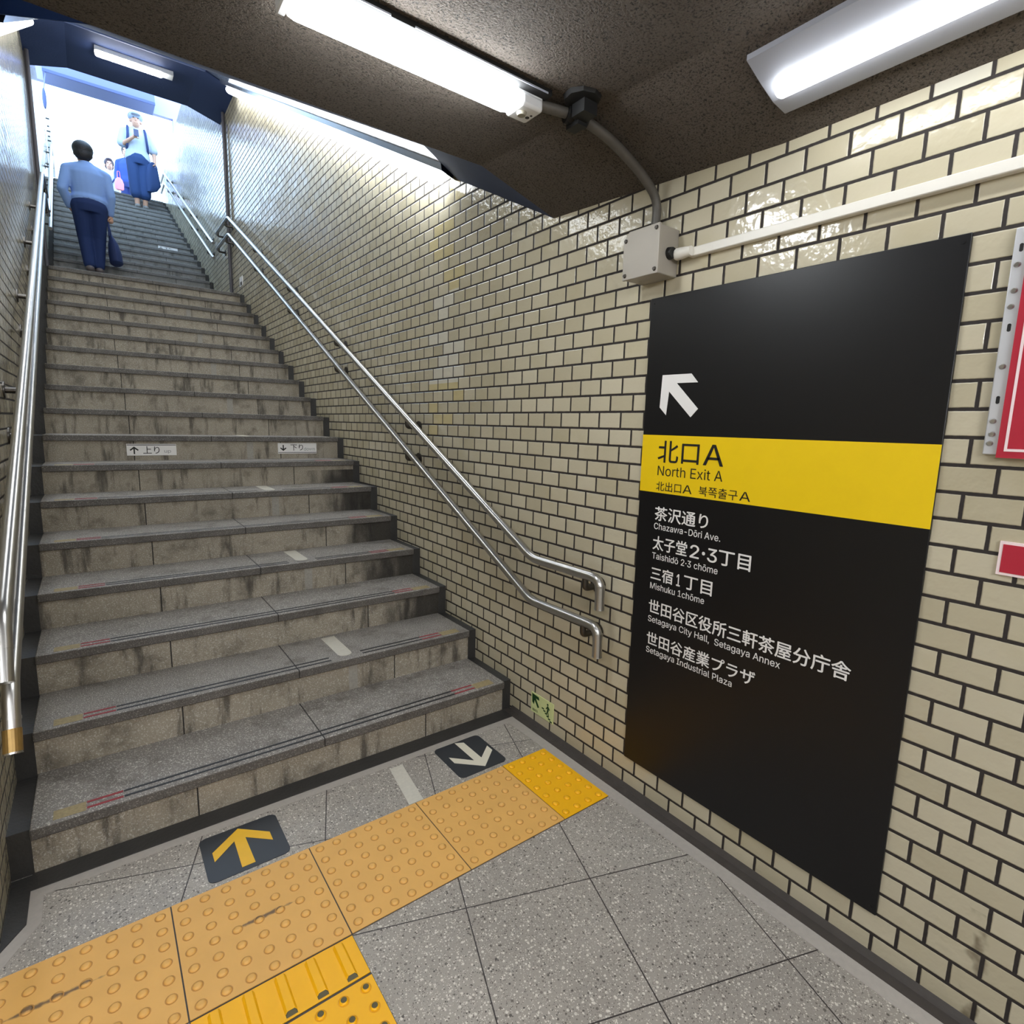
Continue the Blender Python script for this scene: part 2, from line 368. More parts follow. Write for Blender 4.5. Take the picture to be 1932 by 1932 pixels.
TUBE_FILL = emit('lamp_diffuser_fill', (.95, .97, 1.0, 1), LAMP * 1.7)  # brightness of the added unseen lamps behind the camera
TUBE3 = emit('lamp_diffuser_landing', (.95, .97, 1.0, 1), LAMP * .8)

# ------------------------------------------------------------------ dimensions
W = 1.5782; XL = -.2909; xr = 1.5288; xl = -.2366
Y1, T1, R1, Z1 = 2.0503, .3213, .16, .156          # first flight
NZ = 18
Y2, T2, R2, Z2 = 8.82, .328, .165, 2.876            # second flight
ZTOP = Z2 + R2 * 18
OV = .017   # nosing overhang
def zw(y):   # underside height at the tiled wall
    if y < .9: return 2.18
    if y < 1.857: return 2.18 + (y - .9) / .957 * .06
    if y < 7.5: return 2.24 + .504 * (y - 1.857)
    return 2.24 + .504 * (7.5 - 1.857)
XCR, XCL, RISE = 1.22, .067, .10

# ------------------------------------------------------------------ setting
mb = MB()
mb.prism([(W, -4, -.2), (W, 1.9, -.2), (W, 15.1, -.2), (W, 15.1, 6.56), (W, 8.3, 6.56), (W, 7.4, zw(7.4) + .35), (W, 1.857, 2.6), (W, -4, 2.6)], (.14, 0, 0))
struct(mb.build('wall_right', M['tile']))
mb = MB()
mb.prism([(XL, 1.80, -.2), (XL, 15.1, -.2), (XL, 15.1, 6.56), (XL, 8.3, 6.56), (XL, 7.4, zw(7.4) + .35), (XL, 1.857, 2.6), (XL, 1.80, 2.6)], (-.14, 0, 0))
mb.prism([(XL, 1.80, -.2), (-.62, 1.2, -.2), (-.75, 1.27, -.2), (XL - .14, 1.88, -.2)], (0, 0, 2.75))
mb.prism([(-.62, 1.2, -.2), (-3, 1.2, -.2), (-3, 1.34, -.2), (-.62, 1.34, -.2)], (0, 0, 2.75))
struct(mb.build('wall_left', M['tile']))
mb = MB(); mb.box((-3.14, -4, -.2), (-3, 1.34, 2.55)); struct(mb.build('wall_west', M['tile']))
mb = MB(); mb.box((-3, -4.14, -.2), (W + .14, -4, 2.55)); struct(mb.build('wall_back', M['tile']))
mb = MB(); mb.box((-3, -4, -.2), (W + .1, 2.1, 0)); struct(mb.build('floor', M['floor']))

# ceilings: rough sprayed level part, inclined and landing soffits tinted with the blue lamp glare
mb = MB()
ys = [-4, .9, 1.857]
for a, b in zip(ys, ys[1:]):
    za, zb = zw(a), zw(b)
    mb.prism([(W, a, za), (XCR, a, za + RISE), (-3, a, za + RISE), (-3, a, 2.6), (W, a, 2.6)], (0, 0.0001, 0))
    A = [(W, a, za), (XCR, a, za + RISE), (-3, a, za + RISE)]; B = [(W, b, zb), (XCR, b, zb + RISE), (-3, b, zb + RISE)]
    for k in range(2): mb.add([A[k], A[k + 1], B[k + 1], B[k]], [(0, 1, 2, 3)])
mb.add([(W, -4, 2.62), (-3, -4, 2.62), (-3, 1.857, 2.62), (W, 1.857, 2.62)], [(0, 1, 2, 3)])
struct(mb.build('ceiling', M['rough']))
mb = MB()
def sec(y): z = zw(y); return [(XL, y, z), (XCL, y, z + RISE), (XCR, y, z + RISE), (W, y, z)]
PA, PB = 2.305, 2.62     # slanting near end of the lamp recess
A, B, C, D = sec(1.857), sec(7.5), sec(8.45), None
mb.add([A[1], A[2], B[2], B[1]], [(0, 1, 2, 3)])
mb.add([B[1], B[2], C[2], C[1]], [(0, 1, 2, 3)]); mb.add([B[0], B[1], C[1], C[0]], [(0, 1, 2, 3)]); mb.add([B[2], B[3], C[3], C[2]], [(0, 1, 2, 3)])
RC = .05
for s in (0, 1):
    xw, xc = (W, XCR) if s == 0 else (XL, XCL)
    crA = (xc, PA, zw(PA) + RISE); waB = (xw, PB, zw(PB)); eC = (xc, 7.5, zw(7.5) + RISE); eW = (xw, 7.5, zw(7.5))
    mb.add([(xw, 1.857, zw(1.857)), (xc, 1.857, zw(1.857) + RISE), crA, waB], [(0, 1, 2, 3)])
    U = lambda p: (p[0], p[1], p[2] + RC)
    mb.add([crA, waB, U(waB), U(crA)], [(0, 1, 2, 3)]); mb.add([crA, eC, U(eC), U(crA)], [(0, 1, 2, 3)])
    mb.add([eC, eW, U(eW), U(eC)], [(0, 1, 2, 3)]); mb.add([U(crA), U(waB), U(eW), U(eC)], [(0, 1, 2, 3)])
# upper side and outer end face of the slab
T_ = lambda p, h: (p[0], p[1], p[2] + h)
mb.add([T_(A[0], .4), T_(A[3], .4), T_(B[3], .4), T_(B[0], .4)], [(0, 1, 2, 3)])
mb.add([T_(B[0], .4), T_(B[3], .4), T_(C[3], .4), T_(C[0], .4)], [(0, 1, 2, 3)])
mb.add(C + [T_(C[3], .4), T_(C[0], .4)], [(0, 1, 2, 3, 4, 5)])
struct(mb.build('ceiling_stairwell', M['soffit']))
# added strip: light caught on the soffit, painted as a paler band
mb = MB(); z = zw(7.5) + RISE
mb.prism([(XCL - .05, 7.42, z - .055), (XCR + .05, 7.42, z - .055), (XCR + .05, 7.52, z - .012), (XCL - .05, 7.52, z - .012)], (0, 0, .02))
struct(mb.build('trim_1', M['soffit_lit_band']))

# floor border stones and dark channels
def flat(pts, z, h): 
    b = MB(); b.prism([(x, y, z) for x, y in pts], (0, 0, h)); return b
mb = MB()
loop_o = [(W - .043, -3.9), (W - .043, 1.990), (-.2415, 1.990), (-.2415, 1.853), (-.289, 1.783), (-.55, 1.33)]
loop_i = [(1.487, -3.9), (1.487, 1.955), (-.2095, 1.955), (-.2095, 1.84), (-.262, 1.757), (-.52, 1.31)]
for i in range(5):
    mb.prism([(*loop_o[i], 0), (*loop_o[i + 1], 0), (*loop_i[i + 1], 0), (*loop_i[i], 0)], (0, 0, .0012))
struct(mb.build('trim_2', M['border']))
mb = MB(); mb.box((W - .043, -3.9, 0), (W, 2.066, .004)); mb.prism([(W - .012, -3.9, .004), (W, -3.9, .004), (W, -3.9, .022)], (0, 5.95, 0)); struct(mb.build('baseboard_right', M['channel']))
mb = MB(); mb.box((-.2415, 1.990, 0), (W - .043, Y1 + OV, .004)); struct(mb.build('baseboard_front', M['strip']))
mb = MB(); mb.prism([(XL, 1.80, 0), (XL, 2.06, 0), (-.2415, 2.06, 0), (-.2415, 1.853, 0), (-.289, 1.783, 0), (-.55, 1.33, 0), (-.6, 1.25, 0)], (0, 0, .004)); struct(mb.build('baseboard_left', M['strip']))
# street pavement at the head of the stairs
mb = MB(); mb.box((-12, Y2 + 17 * T2 + .3, ZTOP - .2), (14, 42, ZTOP - .002)); struct(mb.build('floor_street', plain('street_paving', srgb(150, 148, 144), .8, noise=.15)))
# cover strip over the wall joint by the landing
for k, xx in enumerate((W, XL)):
    s = -1 if k == 0 else 1
    mb = MB(); mb.box((xx, 8.14, 2.876), (xx + s * .012, 8.26, zw(8.2) - .004)); mb.cyl((xx + s * .03, 8.10, 2.876), (xx + s * .03, 8.10, zw(8.1) - .004), .018)
    struct(mb.build('trim_%d' % (3 + k), plain('joint_cover_%d' % k, srgb(84, 82, 88), .45, .2)))

# ------------------------------------------------------------------ stairs
def flight(t, n, Y, T, R, Z, tread_m, riser_m, base_z, lower):
    for i in range(n):
        y = Y + i * T; z = Z + i * R
        last = (i == n - 1)
        yb = (y + T + .075) if not last else (y + (Y2 - Y1 - 17 * T1 + .03 if lower else .35))
        b = MB(); b.box((xl, y, z - .036), (xr, yb, z)); tr = b.build('tread', tread_m, t, bevel=.004)
        zb = (z - R) if i else base_z
        b = MB(); b.box((xl, y + OV, zb - (.02 if i else 0.0)), (xr, y + .075, z - .036)); b.build('riser', riser_m, t)
        if lower and i < 7:
            fade = i
            gap = (.80, .95) if i % 2 == 1 else None
            segs = [(0.0, 1.262)] if gap is None else [(0.0, gap[0]), (gap[1], 1.262)]
            for a, c in segs:
                for yy in (.026, .058):
                    b = MB(); b.box((a, y + yy, z), (c, y + yy + (.0095 if i < 4 else .004), z + .0012)); b.build('anti_slip_line', M['line'], tr)
            for a, c in ((-.098, -.002), (1.264, 1.374)):
                for yy in (.026, .058):
                    b = MB(); b.box((a, y + yy, z), (c, y + yy + .010, z + .0012)); tag(b.build('red_line', M['mred'], tr), 'worn red end of the anti-slip lines')
            for a, c in ((-.182, -.100), (1.376, 1.478)):
                b = MB(); b.box((a, y + .018, z), (c, y + .068, z + .0008))
                tag(b.build('yellow_patch', M['myel'], tr), 'worn yellow end of the anti-slip lines')
        if lower and i % 2 == 1:
            b = MB(); pts = [(.845, y + T - .01, z), (.845, y + .075, z)] + [(.878 - .033 * math.cos(a), y + .075 - .03 * math.sin(a), z) for a in (.5, 1.0, 1.57, 2.1, 2.6)] + [(.911, y + .075, z), (.911, y + T - .01, z)]
            b.prism(pts, (0, 0, .0015)); b.build('guide_tape', M['tape'], tr)
            b = MB(); b.box((.876, y + OV - .0015, zb + .002), (.917, y + OV + .001, z - .038)); b.build('patch', M['patch'], t)
    for s in (0, 1):
        xa, xb = (xr, W) if s == 0 else (XL, xl)
        pts = [(xa, Y + .018, base_z)]
        for i in range(n):
            pts += [(xa, Y + i * T + .018, Z + i * R - .006), (xa, Y + (i + 1) * T + .018, Z + i * R - .006)]
        ye = (Y2 + .02) if lower else (Y + n * T)
        pts[-1] = (xa, ye, pts[-1][2]); pts.append((xa, ye, pts[-1][2] - .35))
        # stepped lower edge keeps the strip a closed solid
        pts.append((xa, Y + .35, base_z))
        b = MB(); b.prism(pts, (xb - xa, 0, 0)); b.build('side_strip', M['strip'], t)
st = thing('staircase', (.65, Y1, 0), 'lower flight of worn granite steps with black side strips rising from the tactile paving', 'stairs')
flight(st, 18, Y1, T1, R1, Z1, M['tread'], M['riser'], 0.0, True)
st2 = thing('staircase', (.65, Y2, Z2), 'upper flight of granite steps in blue daylight between the landing and the street', 'stairs')
flight(st2, 18, Y2, T2, R2, Z2 + R2, M['tread2'], M['riser2'], Z2, False)

# ------------------------------------------------------------------ handrails
def bracket(rail, p, xw, m):
    # rosette on the wall, arm out and a saddle up to the rail
    s = 1 if xw > p[0] else -1
    b = MB()
    b.cyl((xw, p[1], p[2] - .055), (xw - s * .006, p[1], p[2] - .055), .036, seg=20)
    b.tube([(xw - s * .004, p[1], p[2] - .055), (p[0], p[1], p[2] - .055), (p[0], p[1], p[2] - .016)], .013, 12, .03)
    b.build('bracket', m, rail, smooth=True)
RR = .019
def rail(label, path, xw, brs, group, r=RR, gold=False):
    t = thing('handrail', path[0], label, 'handrail', group)
    b = MB(); b.tube(path, r, 20, .045); b.build('rail_tube', M['steel'], t, smooth=True)
    for p in brs: bracket(t, p, xw, M['dsteel'])
    e = Vector(path[0]); d = (Vector(path[1]) - e).normalized()
    b = MB(); b.cyl(e - d * .001, e + d * .002, r + .0012, seg=20); b.build('end_cap', M['steel'], t, smooth=True)
    b = MB(); b.cyl(e + d * .085, e + d * .093, r + .0015, seg=20); b.build('joint_ring', M['steel'], t, smooth=True)
    if gold:
        b = MB(); b.cyl(e + d * .004, e + d * .062, r + .0012, seg=20); tag(b.build('tape_band', M['goldtape'], t), 'worn gold tape around the rail end')
    return t
xR = W - .08
sl = R1 / T1
def line(y, y0, z0): return z0 + sl * (y - y0)
for zoff, lab in ((0, 'upper stainless handrail on the right wall of the lower flight, beside the black sign'), (-.190, 'lower stainless handrail on the right wall of the lower flight, above the green exit plate')):
    zb = .826 + zoff; za = zb + .004
    y_t = 7.84; z_t = line(y_t, 1.827, zb) - .015
    path = [(xR, 1.418, za - .118), (xR, 1.42, za), (xR, 1.827, zb), (xR, y_t, z_t), (xR, 8.60, z_t)]
    brs = [(xR, 1.50, za)] + [(xR, y, line(y, 1.827, zb)) for y in (3.04, 4.22, 5.4, 6.6)] + [(xR, 8.0, z_t), (xR, 8.5, z_t)]
    rail(lab, path, W, brs, 'handrails of the lower flight')
for zoff, lab in ((0, 'upper stainless handrail on the left wall of the lower flight'), (-.195, 'lower stainless handrail with gold-taped end on the left wall of the lower flight')):
    zb = .875 + zoff; xx = -.222
    y_t = 7.84; z_t = line(y_t, 1.90, zb)
    path = [(xx, 1.815, zb - .155), (xx, 1.90, zb), (xx, y_t, z_t), (xx, 8.60, z_t)]
    brs = [(xx, y, line(y, 1.90, zb)) for y in (2.2, 3.25, 4.4, 5.5, 6.6)] + [(xx, 8.3, z_t)]
    rail(lab, path, XL, brs, 'handrails of the lower flight', r=.0195, gold=(zoff < 0))
sl2 = R2 / T2
for s, (xx, xw) in enumerate(((xR, W), (-.222, XL))):
    for zoff, nm in ((0, 'upper'), (-.19, 'lower')):
        za = 3.80 + zoff; ya = 8.98
        path = [(xx, 8.86, za - .05), (xx, ya, za), (xx, 13.7, za + sl2 * (13.7 - ya)), (xx, 14.3, za + sl2 * (13.7 - ya))]
        brs = [(xx, y, za + sl2 * (y - ya)) for y in (9.3, 10.6, 11.9, 13.2)]
        rail('%s stainless handrail on the %s wall of the upper flight near the exit' % (nm, 'right' if s == 0 else 'left'), path, xw, brs, 'handrails of the upper flight')

# ------------------------------------------------------------------ lettering
try: FONT = bpy.data.fonts.load(bpy.utils.system_resource('DATAFILES', path='fonts') + '/Inter.woff2')
except Exception: FONT = None
def text_mesh(body):
    cu = bpy.data.curves.new('txt', 'FONT'); cu.body = body; cu.size = 1; cu.resolution_u = 4
    if FONT and all(ord(c) < 0x250 for c in body): cu.font = FONT
    o = bpy.data.objects.new('txt', cu); COL.objects.link(o)
    dg = bpy.context.evaluated_depsgraph_get(); dg.update()
    me = bpy.data.meshes.new_from_object(o.evaluated_get(dg))
    V = [tuple(v.co) for v in me.vertices]; F = [tuple(p.vertices) for p in me.polygons]
    bpy.data.objects.remove(o); bpy.data.curves.remove(cu); bpy.data.meshes.remove(me)
    return V, F
def letter(name, body, place, w_, z0, z1, mat, parent, bold=.008, fit='box', sq=1.0):
    V, F = text_mesh(body)
    x0 = min(v[0] for v in V); x1 = max(v[0] for v in V); y0 = min(v[1] for v in V); y1 = max(v[1] for v in V)
    if fit == 'cap': y0, y1 = 0.0, max(v[1] for v in text_mesh('H')[0])
    sx_ = w_ / (x1 - x0); sz_ = (z1 - z0) / (y1 - y0)
    O_ = Vector(place(0, 0)); N = (Vector(place(1, 0)) - O_).cross(Vector(place(0, 1)) - O_).normalized()
    b = MB(); k = bold * sz_
    for j, (ox, oy) in enumerate(((0, 0), (k, 0), (-k, 0), (0, k * .8), (0, -k * .8)) if bold > 0 else ((0, 0),)):
        b.add([tuple(Vector(place((v[0] - x0) * sx_ + ox, z0 + (v[1] - y0) * sz_ + oy)) + N * (.00006 * j)) for v in V], F)
    o = b.build(name, mat, parent)
    return o
XS = W - .007
sgn = thing('direction_sign', (XS, .877, .98), 'tall black station sign with yellow North Exit A band on the tiled wall', 'sign')
mb = MB(); mb.box((W, .4372, .1335), (XS, 1.3178, 1.8375)); mb.build('panel', M['panel'], sgn, bevel=.0015)
mb = MB(); mb.box((XS, .4378, 1.1765), (XS - .0008, 1.3172, 1.3758)); mb.build('yellow_band', M['yellow'], sgn)
wp = lambda u, v: (XS - .0016, 1.242 - u, v)
def wl(body, w_, z0, z1, m, fit='box', bold=.012, nm='lettering'):
    return letter(nm, body, wp, w_, z0, z1, m, sgn, bold, fit)
def at(u): return lambda q, v: (XS - .0016, 1.2425 - u - q, v)
def seg(body, u, w_, z0, z1, m, fit='box', bold=.012): return letter('lettering', body, at(u), w_, z0, z1, m, sgn, bold, fit)
INK, WH = M['ink'], M['white']
seg('北口', -.003, .164, 1.283, 1.357, INK, bold=.008); seg('A', .178, .072, 1.285, 1.351, INK, 'cap', .004)
seg('North Exit A', 0, .252, 1.2375, 1.2705, INK, 'cap', 0)
seg('北出口', -.002, .104, 1.184, 1.2165, INK, bold=.002); seg('A', .108, .036, 1.186, 1.214, INK, 'cap', 0)
seg('북쪽출구', .170, .138, 1.184, 1.2165, INK, bold=.002); seg('A', .314, .036, 1.186, 1.214, INK, 'cap', 0)
seg('茶沢通り', 0, .213, 1.079, 1.128, WH, bold=.016)
seg('Chazawa-Dōri Ave.', 0, .262, 1.0475, 1.0695, WH, 'cap', .006)
seg('太子堂', 0, .142, .974, 1.0235, WH, bold=.016); seg('2', .155, .034, .976, 1.019, WH, 'cap', .010); seg('・', .200, .012, .992, 1.004, WH, bold=0)
seg('3', .221, .034, .976, 1.019, WH, 'cap', .010); seg('丁目', .262, .108, .974, 1.0225, WH, bold=.016)
seg('Taishidō 2·3 chōme', 0, .262, .9405, .9625, WH, 'cap', .006)
seg('三宿', 0, .094, .864, .912, WH, bold=.016); seg('1', .110, .014, .866, .907, WH, 'cap', .010); seg('丁目', .140, .107, .864, .911, WH, bold=.016)
seg('Mishuku 1chōme', 0, .222, .8305, .8525, WH, 'cap', .006)
seg('世田谷区役所三軒茶屋分庁舎', 0, .676, .7405, .7905, WH, bold=.016)
seg('Setagaya City Hall,  Setagaya Annex', 0, .489, .7075, .7295, WH, 'cap', .006)
seg('世田谷産業プラザ', 0, .417, .6205, .6690, WH, bold=.016)
seg('Setagaya Industrial Plaza', 0, .344, .5905, .6125, WH, 'cap', .006)
# big arrow pointing up-left
A_ = [(1.2480, 1.5780), (1.1330, 1.5770), (1.1060, 1.5480), (1.1880, 1.5490), (1.0990, 1.4640), (1.1250, 1.4370), (1.2170, 1.5230), (1.2240, 1.4440), (1.2520, 1.4700)]
mb = MB(); mb.prism([(XS - .0014, y, z) for y, z in A_], (.0013, 0, 0)); mb.build('arrow', M['white'], sgn)
for (y, z) in ((1.305, 1.82), (.451, 1.82), (1.305, .15), (.451, .15)):
    mb = MB(); mb.cyl((XS, y, z), (XS - .0012, y, z), .004); mb.build('screw', M['panel'], sgn)

# green photoluminescent plate
t = thing('exit_plate', (W, 1.82, .11), 'small pale green exit plate with arrow and stair figure low on the right wall', 'sign')
mb = MB(); mb.box((W, 1.739, .062), (W - .003, 1.899, .160)); mb.build('plate', M['glow'], t, bevel=.001)
ep = lambda u, v: (W - .0042, 1.899 - u, .062 + v)
mb = MB()
for pts in ([(.008, .092), (.056, .088), (.060, .074), (.034, .076), (.060, .040), (.050, .034), (.026, .066), (.022, .042), (.010, .050)],):
    mb.prism([ep(*p) for p in pts], (.001, 0, 0))
mb.build('arrow', M['green'], t)
mb = MB()
st_pts = [(.078, .058)]
for k in range(6): st_pts += [(.078 + k * .0125 + .0125, .058 - k * .009), (.078 + k * .0125 + .0125, .058 - (k + 1) * .009)]
st_pts += [(.146, .0), (.140, .004)] + [(.140 - k * .0125, .004 + k * .009 - .003 + .002) for k in range(1, 6)]
for k in range(6): mb.prism([ep(*p) for p in ((.080 + k * .0115, .052 - k * .0085), (.094 + k * .0115, .052 - k * .0085), (.094 + k * .0115, .046 - k * .0085), (.080 + k * .0115, .046 - k * .0085))], (.001, 0, 0))
mb.cyl(ep(.120, .080), (W - .0032, 1.899 - .120, .142), .005, seg=12)
for pts in ([(.118, .074), (.124, .074), (.128, .050), (.118, .050)], [(.118, .070), (.108, .058), (.111, .055), (.120, .064)], [(.124, .072), (.135, .060), (.132, .056), (.124, .064)], [(.118, .052), (.112, .034), (.117, .034), (.123, .050)], [(.123, .052), (.130, .026), (.126, .022), (.120, .050)]):
    mb.prism([ep(*p) for p in pts], (.001, 0, 0))
mb.build('figure', M['green'], t)
letter('lettering', '出口', lambda u, v: ep(.014 + u, v), .035, .010, .022, M['green'], t)

# red framed boards cut by the right edge of the picture
t = thing('poster_board', (W, .2, 1.59), 'red board in an aluminium frame at the right edge beside the black sign', 'poster')
mb = MB(); mb.box((W, .362, 1.358), (W - .012, -.9, 1.826)); tag(mb.build('frame', M['alu'], t, bevel=.002), 'pale aluminium frame strip')
mb = MB(); mb.box((W - .012, .3365, 1.352), (W - .019, -.9, 1.826)); mb.build('board', M['red'], t)
for a, c in (((.3245, 1.366), (.3195, 1.805)), ((.3195, 1.366), (-.85, 1.3715)), ((.3195, 1.80), (-.85, 1.805))):
    mb = MB(); mb.box((W - .019, *a), (W - .020, *c)); mb.build('white_line', M['pinkw'], t)
mb = MB(); mb.prism([(W - .0195, .296, 1.409), (W - .0195, .26, 1.445), (W - .0195, .22, 1.445), (W - .0195, .22, 1.409)], (-.0006, 0, 0)); mb.build('white_mark', M['pinkw'], t)
for k, z in enumerate((1.785, 1.700, 1.625, 1.545, 1.475, 1.402)):
    mb = MB()
    if k % 2 == 0: mb.prism([(W - .0118, .349 + .0035 * math.cos(q), z + .0035 * math.sin(q) + (.005 if math.sin(q) > 0 else -.005)) for q in [math.pi / 8 + k2 * math.pi / 4 for k2 in range(8)]], (-.0006, 0, 0)); mb.build('slot', M['black'], t)
    else: mb.cyl((W - .012, .350, z), (W - .0155, .350, z), .0062, .004, 16); mb.build('screw', M['steel'], t, smooth=True)
for z in (1.752, 1.668, 1.43, 1.382):
    mb = MB(); mb.cyl((W - .012, .3515, z), (W - .0155, .3515, z), .0062, .004, 16); mb.build('screw', M['steel'], t, smooth=True)
t = thing('notice_plate', (W, .1, 1.13), 'small red notice plate with white border low at the right edge', 'sign')
mb = MB(); mb.box((W, .3085, 1.098), (W - .006, -.3, 1.172)); mb.build('border', M['pinkw'], t)
mb = MB(); mb.box((W - .006, .3025, 1.104), (W - .007, -.294, 1.166)); mb.build('face', M['red'], t)

# plates on the risers
def plate(x0, x1, y, z0, z1, label, parts, bar):
    t = thing('riser_plate', ((x0 + x1) / 2, y, z0), label, 'sign', None)
    mb = MB(); mb.box((x0, y - .003, z0), (x1, y, z1)); mb.build('plate', M['white'], t, bevel=.001)
    mb = MB(); 
    if bar is not None: mb.box((x0 + .002, y - .0036, bar), (x1 - .002, y - .003, bar + .004)); mb.build('bar', M['ink'], t)
    for kind, u0, u1, v0, v1, body, m in parts:
        if kind == 'text': letter('lettering', body, lambda u, v: (x0 + u0 + u, y - .0038, v), u1 - u0, z0 + v0, z0 + v1, m, t, .004)
        else:
            s = 1 if kind == 'up' else -1; c = (u0 + u1) / 2; h = (v1 - v0); q = (u1 - u0) / 2; mid = v1 if s > 0 else v0
            P = lambda u, v: (x0 + c + u, y - .0032, z0 + mid + s * v)
            b = MB()
            for pts in ([(-.004, -.008), (.004, -.008), (.004, -h), (-.004, -h)], [(0, 0), (q, -q * .85), (q - .004, -q * .85 - .007), (0, -.012), (-q + .004, -q * .85 - .007), (-q, -q * .85)]):
                b.prism([P(*p) for p in pts], (0, -.0006, 0))
            b.build('arrow', M['ink'], t)
yr = Y1 + 7 * T1 + OV
plate(.168, .442, yr, 1.147, 1.222, 'white plate with up arrow and the word up on the riser of the eighth step', [('up', .016, .064, .010, .058, '', 0), ('text', .088, .178, .012, .060, '上り', M['ink']), ('text', .205, .242, .012, .034, 'up', M['greyink'])], 1.213)
plate(1.085, 1.366, yr, 1.152, 1.230, 'white plate with down arrow and the word down on the riser of the eighth step', [('down', .016, .060, .020, .064, '', 0), ('text', .090, .180, .022, .068, '下り', M['ink']), ('text', .186, .268, .022, .046, 'down', M['greyink'])], 1.158)
yr2 = Y2 + 7 * T2 + OV
plate(1.072, 1.346, yr2, 4.088, 4.155, 'small white plate with down arrow on a riser of the upper flight', [('down', .016, .060, .010, .054, '', 0), ('text', .090, .180, .012, .054, '下り', M['ink']), ('text', .186, .268, .012, .036, 'down', M['greyink'])], None)

# ------------------------------------------------------------------ tactile paving
def dome(b, x, y, z, r=.0115, h=.0055, mi=0):
    rings = []
    for rr, zz in ((r, 0), (r * .95, h * .45), (r * .72, h * .85), (r * .4, h)):
        rings.append([(x + rr * math.cos(k * math.pi / 6), y + rr * math.sin(k * math.pi / 6), z + zz) for k in range(12)])
    b.loft(rings, mi)
def tactile(x0, x1, y0, y1, nx, ny, m, label, skip=None, worn=False, ox=None, px=.0555):
    b = MB(); g = .0018; h = .0035
    b.box((x0, y0, 0), (x1, y1, .0012), 2); b.box((x0 + g, y0 + g, .0012), (x1 - g, y1 - g, h))
    for i in range(nx):
        for j in range(ny):
            x = x0 + (i + .5) * (x1 - x0) / nx; y = y1 - (j + .5) * .386 / 7
            if y < y0 + .008: continue
            b.cyl((x, y, h - .001), (x, y, h + .0003), .0142, seg=14, mi=3); dome(b, x, y, h)
            if worn: 
                b.cyl((x, y, h + .004), (x, y, h + .0056), .0085, .007, 10, 1)
    o = b.build('tactile_paving_tile', [m, M['worn'], M['channel'], M['tring'] if m is M['tan'] else M['yring']], None, smooth=True, loc=((x0 + x1) / 2, (y0 + y1) / 2, 0))
    return tag(o, label, 'tactile paving', 'tactile paving tiles at the foot of the stairs')
yt0, yt1 = 1.308, 1.694
tactile(-.303, .0837, yt0, yt1, 7, 7, M['tan'], 'tan dotted paving tile at the left end of the row, by the left handrail')
tactile(.0837, .4742, yt0, yt1, 7, 7, M['tan'], 'tan dotted paving tile in front of the yellow up arrow')
tactile(.4742, .8630, yt0, yt1, 7, 7, M['tan'], 'tan dotted paving tile touching the foot of the pale guide tape, third from the left')
tactile(.8630, 1.2610, yt0, yt1, 7, 7, M['tan'], 'tan dotted paving tile in front of the white down arrow')
tactile(1.2610, 1.4870, yt0, yt1, 4, 7, M['tyel'], 'narrow bright yellow dotted paving tile by the right wall')
tactile(.0837, .4742, .79, 1.172, 7, 7, M['tyel'], 'bright yellow dotted paving tile with worn dark dots at the bottom edge', worn=True)
b = MB(); b.box((.0837, 1.170, 0), (.4742, 1.308, .0012), 1); b.box((.0855, 1.178, .0012), (.4724, 1.304, .0035))
for k in range(5):
    x = .4295 - k * .0742
    b.prism([(x - .0145, 1.192, .0035), (x + .0145, 1.192, .0035), (x + .009, 1.195, .0095), (x - .009, 1.195, .0095)], (0, .102, 0)); b.prism([(x - .0135, 1.183, .0036), (x + .0135, 1.183, .0036), (x + .008, 1.193, .0085), (x - .008, 1.193, .0085)], (0, .0095, 0), 2)
tag(b.build('tactile_paving_tile', [M['tyel'], M['channel'], M['worn']], None, bevel=.0012, loc=(.279, 1.24, 0)), 'bright yellow paving tile with raised guiding bars', 'tactile paving', 'tactile paving tiles at the foot of the stairs')

# floor arrow stickers
def rrect(x0, x1, y0, y1, r, n=5):
    P = []
    for cx, cy_, a0 in ((x1 - r, y1 - r, 0), (x0 + r, y1 - r, 90), (x0 + r, y0 + r, 180), (x1 - r, y0 + r, 270)):
        for k in range(n + 1):
            a = math.radians(a0 + 90 * k / n); P.append((cx + r * math.cos(a), cy_ + r * math.sin(a)))
    return P
def sticker(x0, x1, y0, y1, m, arrow, label):
    t = thing('floor_sticker', ((x0 + x1) / 2, (y0 + y1) / 2, .0), label, 'floor sticker', 'direction stickers on the floor')
    b = MB(); b.prism([(x, y, .0002) for x, y in rrect(x0, x1, y0, y1, .022)], (0, 0, .0018)); b.build('backing', M['sticker'], t)
    b = MB(); b.prism([(x, y, .002) for x, y in arrow], (0, 0, .0006)); b.build('arrow', m, t)
sticker(.186, .426, 1.714, 1.933, M['ayel'], [(.3035, 1.922), (.389, 1.845), (.389, 1.800), (.3165, 1.865), (.3195, 1.7315), (.2805, 1.7315), (.2825, 1.865), (.2145, 1.803), (.2145, 1.848)], 'charcoal floor sticker with a yellow arrow pointing up the stairs')
sticker(1.078, 1.306, 1.717, 1.952, M['awhite'], [(1.2035, 1.7335), (1.293, 1.812), (1.293, 1.852), (1.223, 1.792), (1.2205, 1.930), (1.1845, 1.948), (1.187, 1.792), (1.109, 1.869), (1.109, 1.822)], 'charcoal floor sticker with a white arrow pointing away from the stairs')
b = MB(); b.prism([(.872, 1.938, 0), (.928, 1.938, 0), (.898, 1.697, 0), (.840, 1.697, 0)], (0, 0, .0018))
tag(b.build('guide_tape', M['tape']), 'pale textured guide tape on the floor between the two arrow stickers', 'tape')

# ------------------------------------------------------------------ lamps
def housing(b, pts, d): b.prism(pts, d)
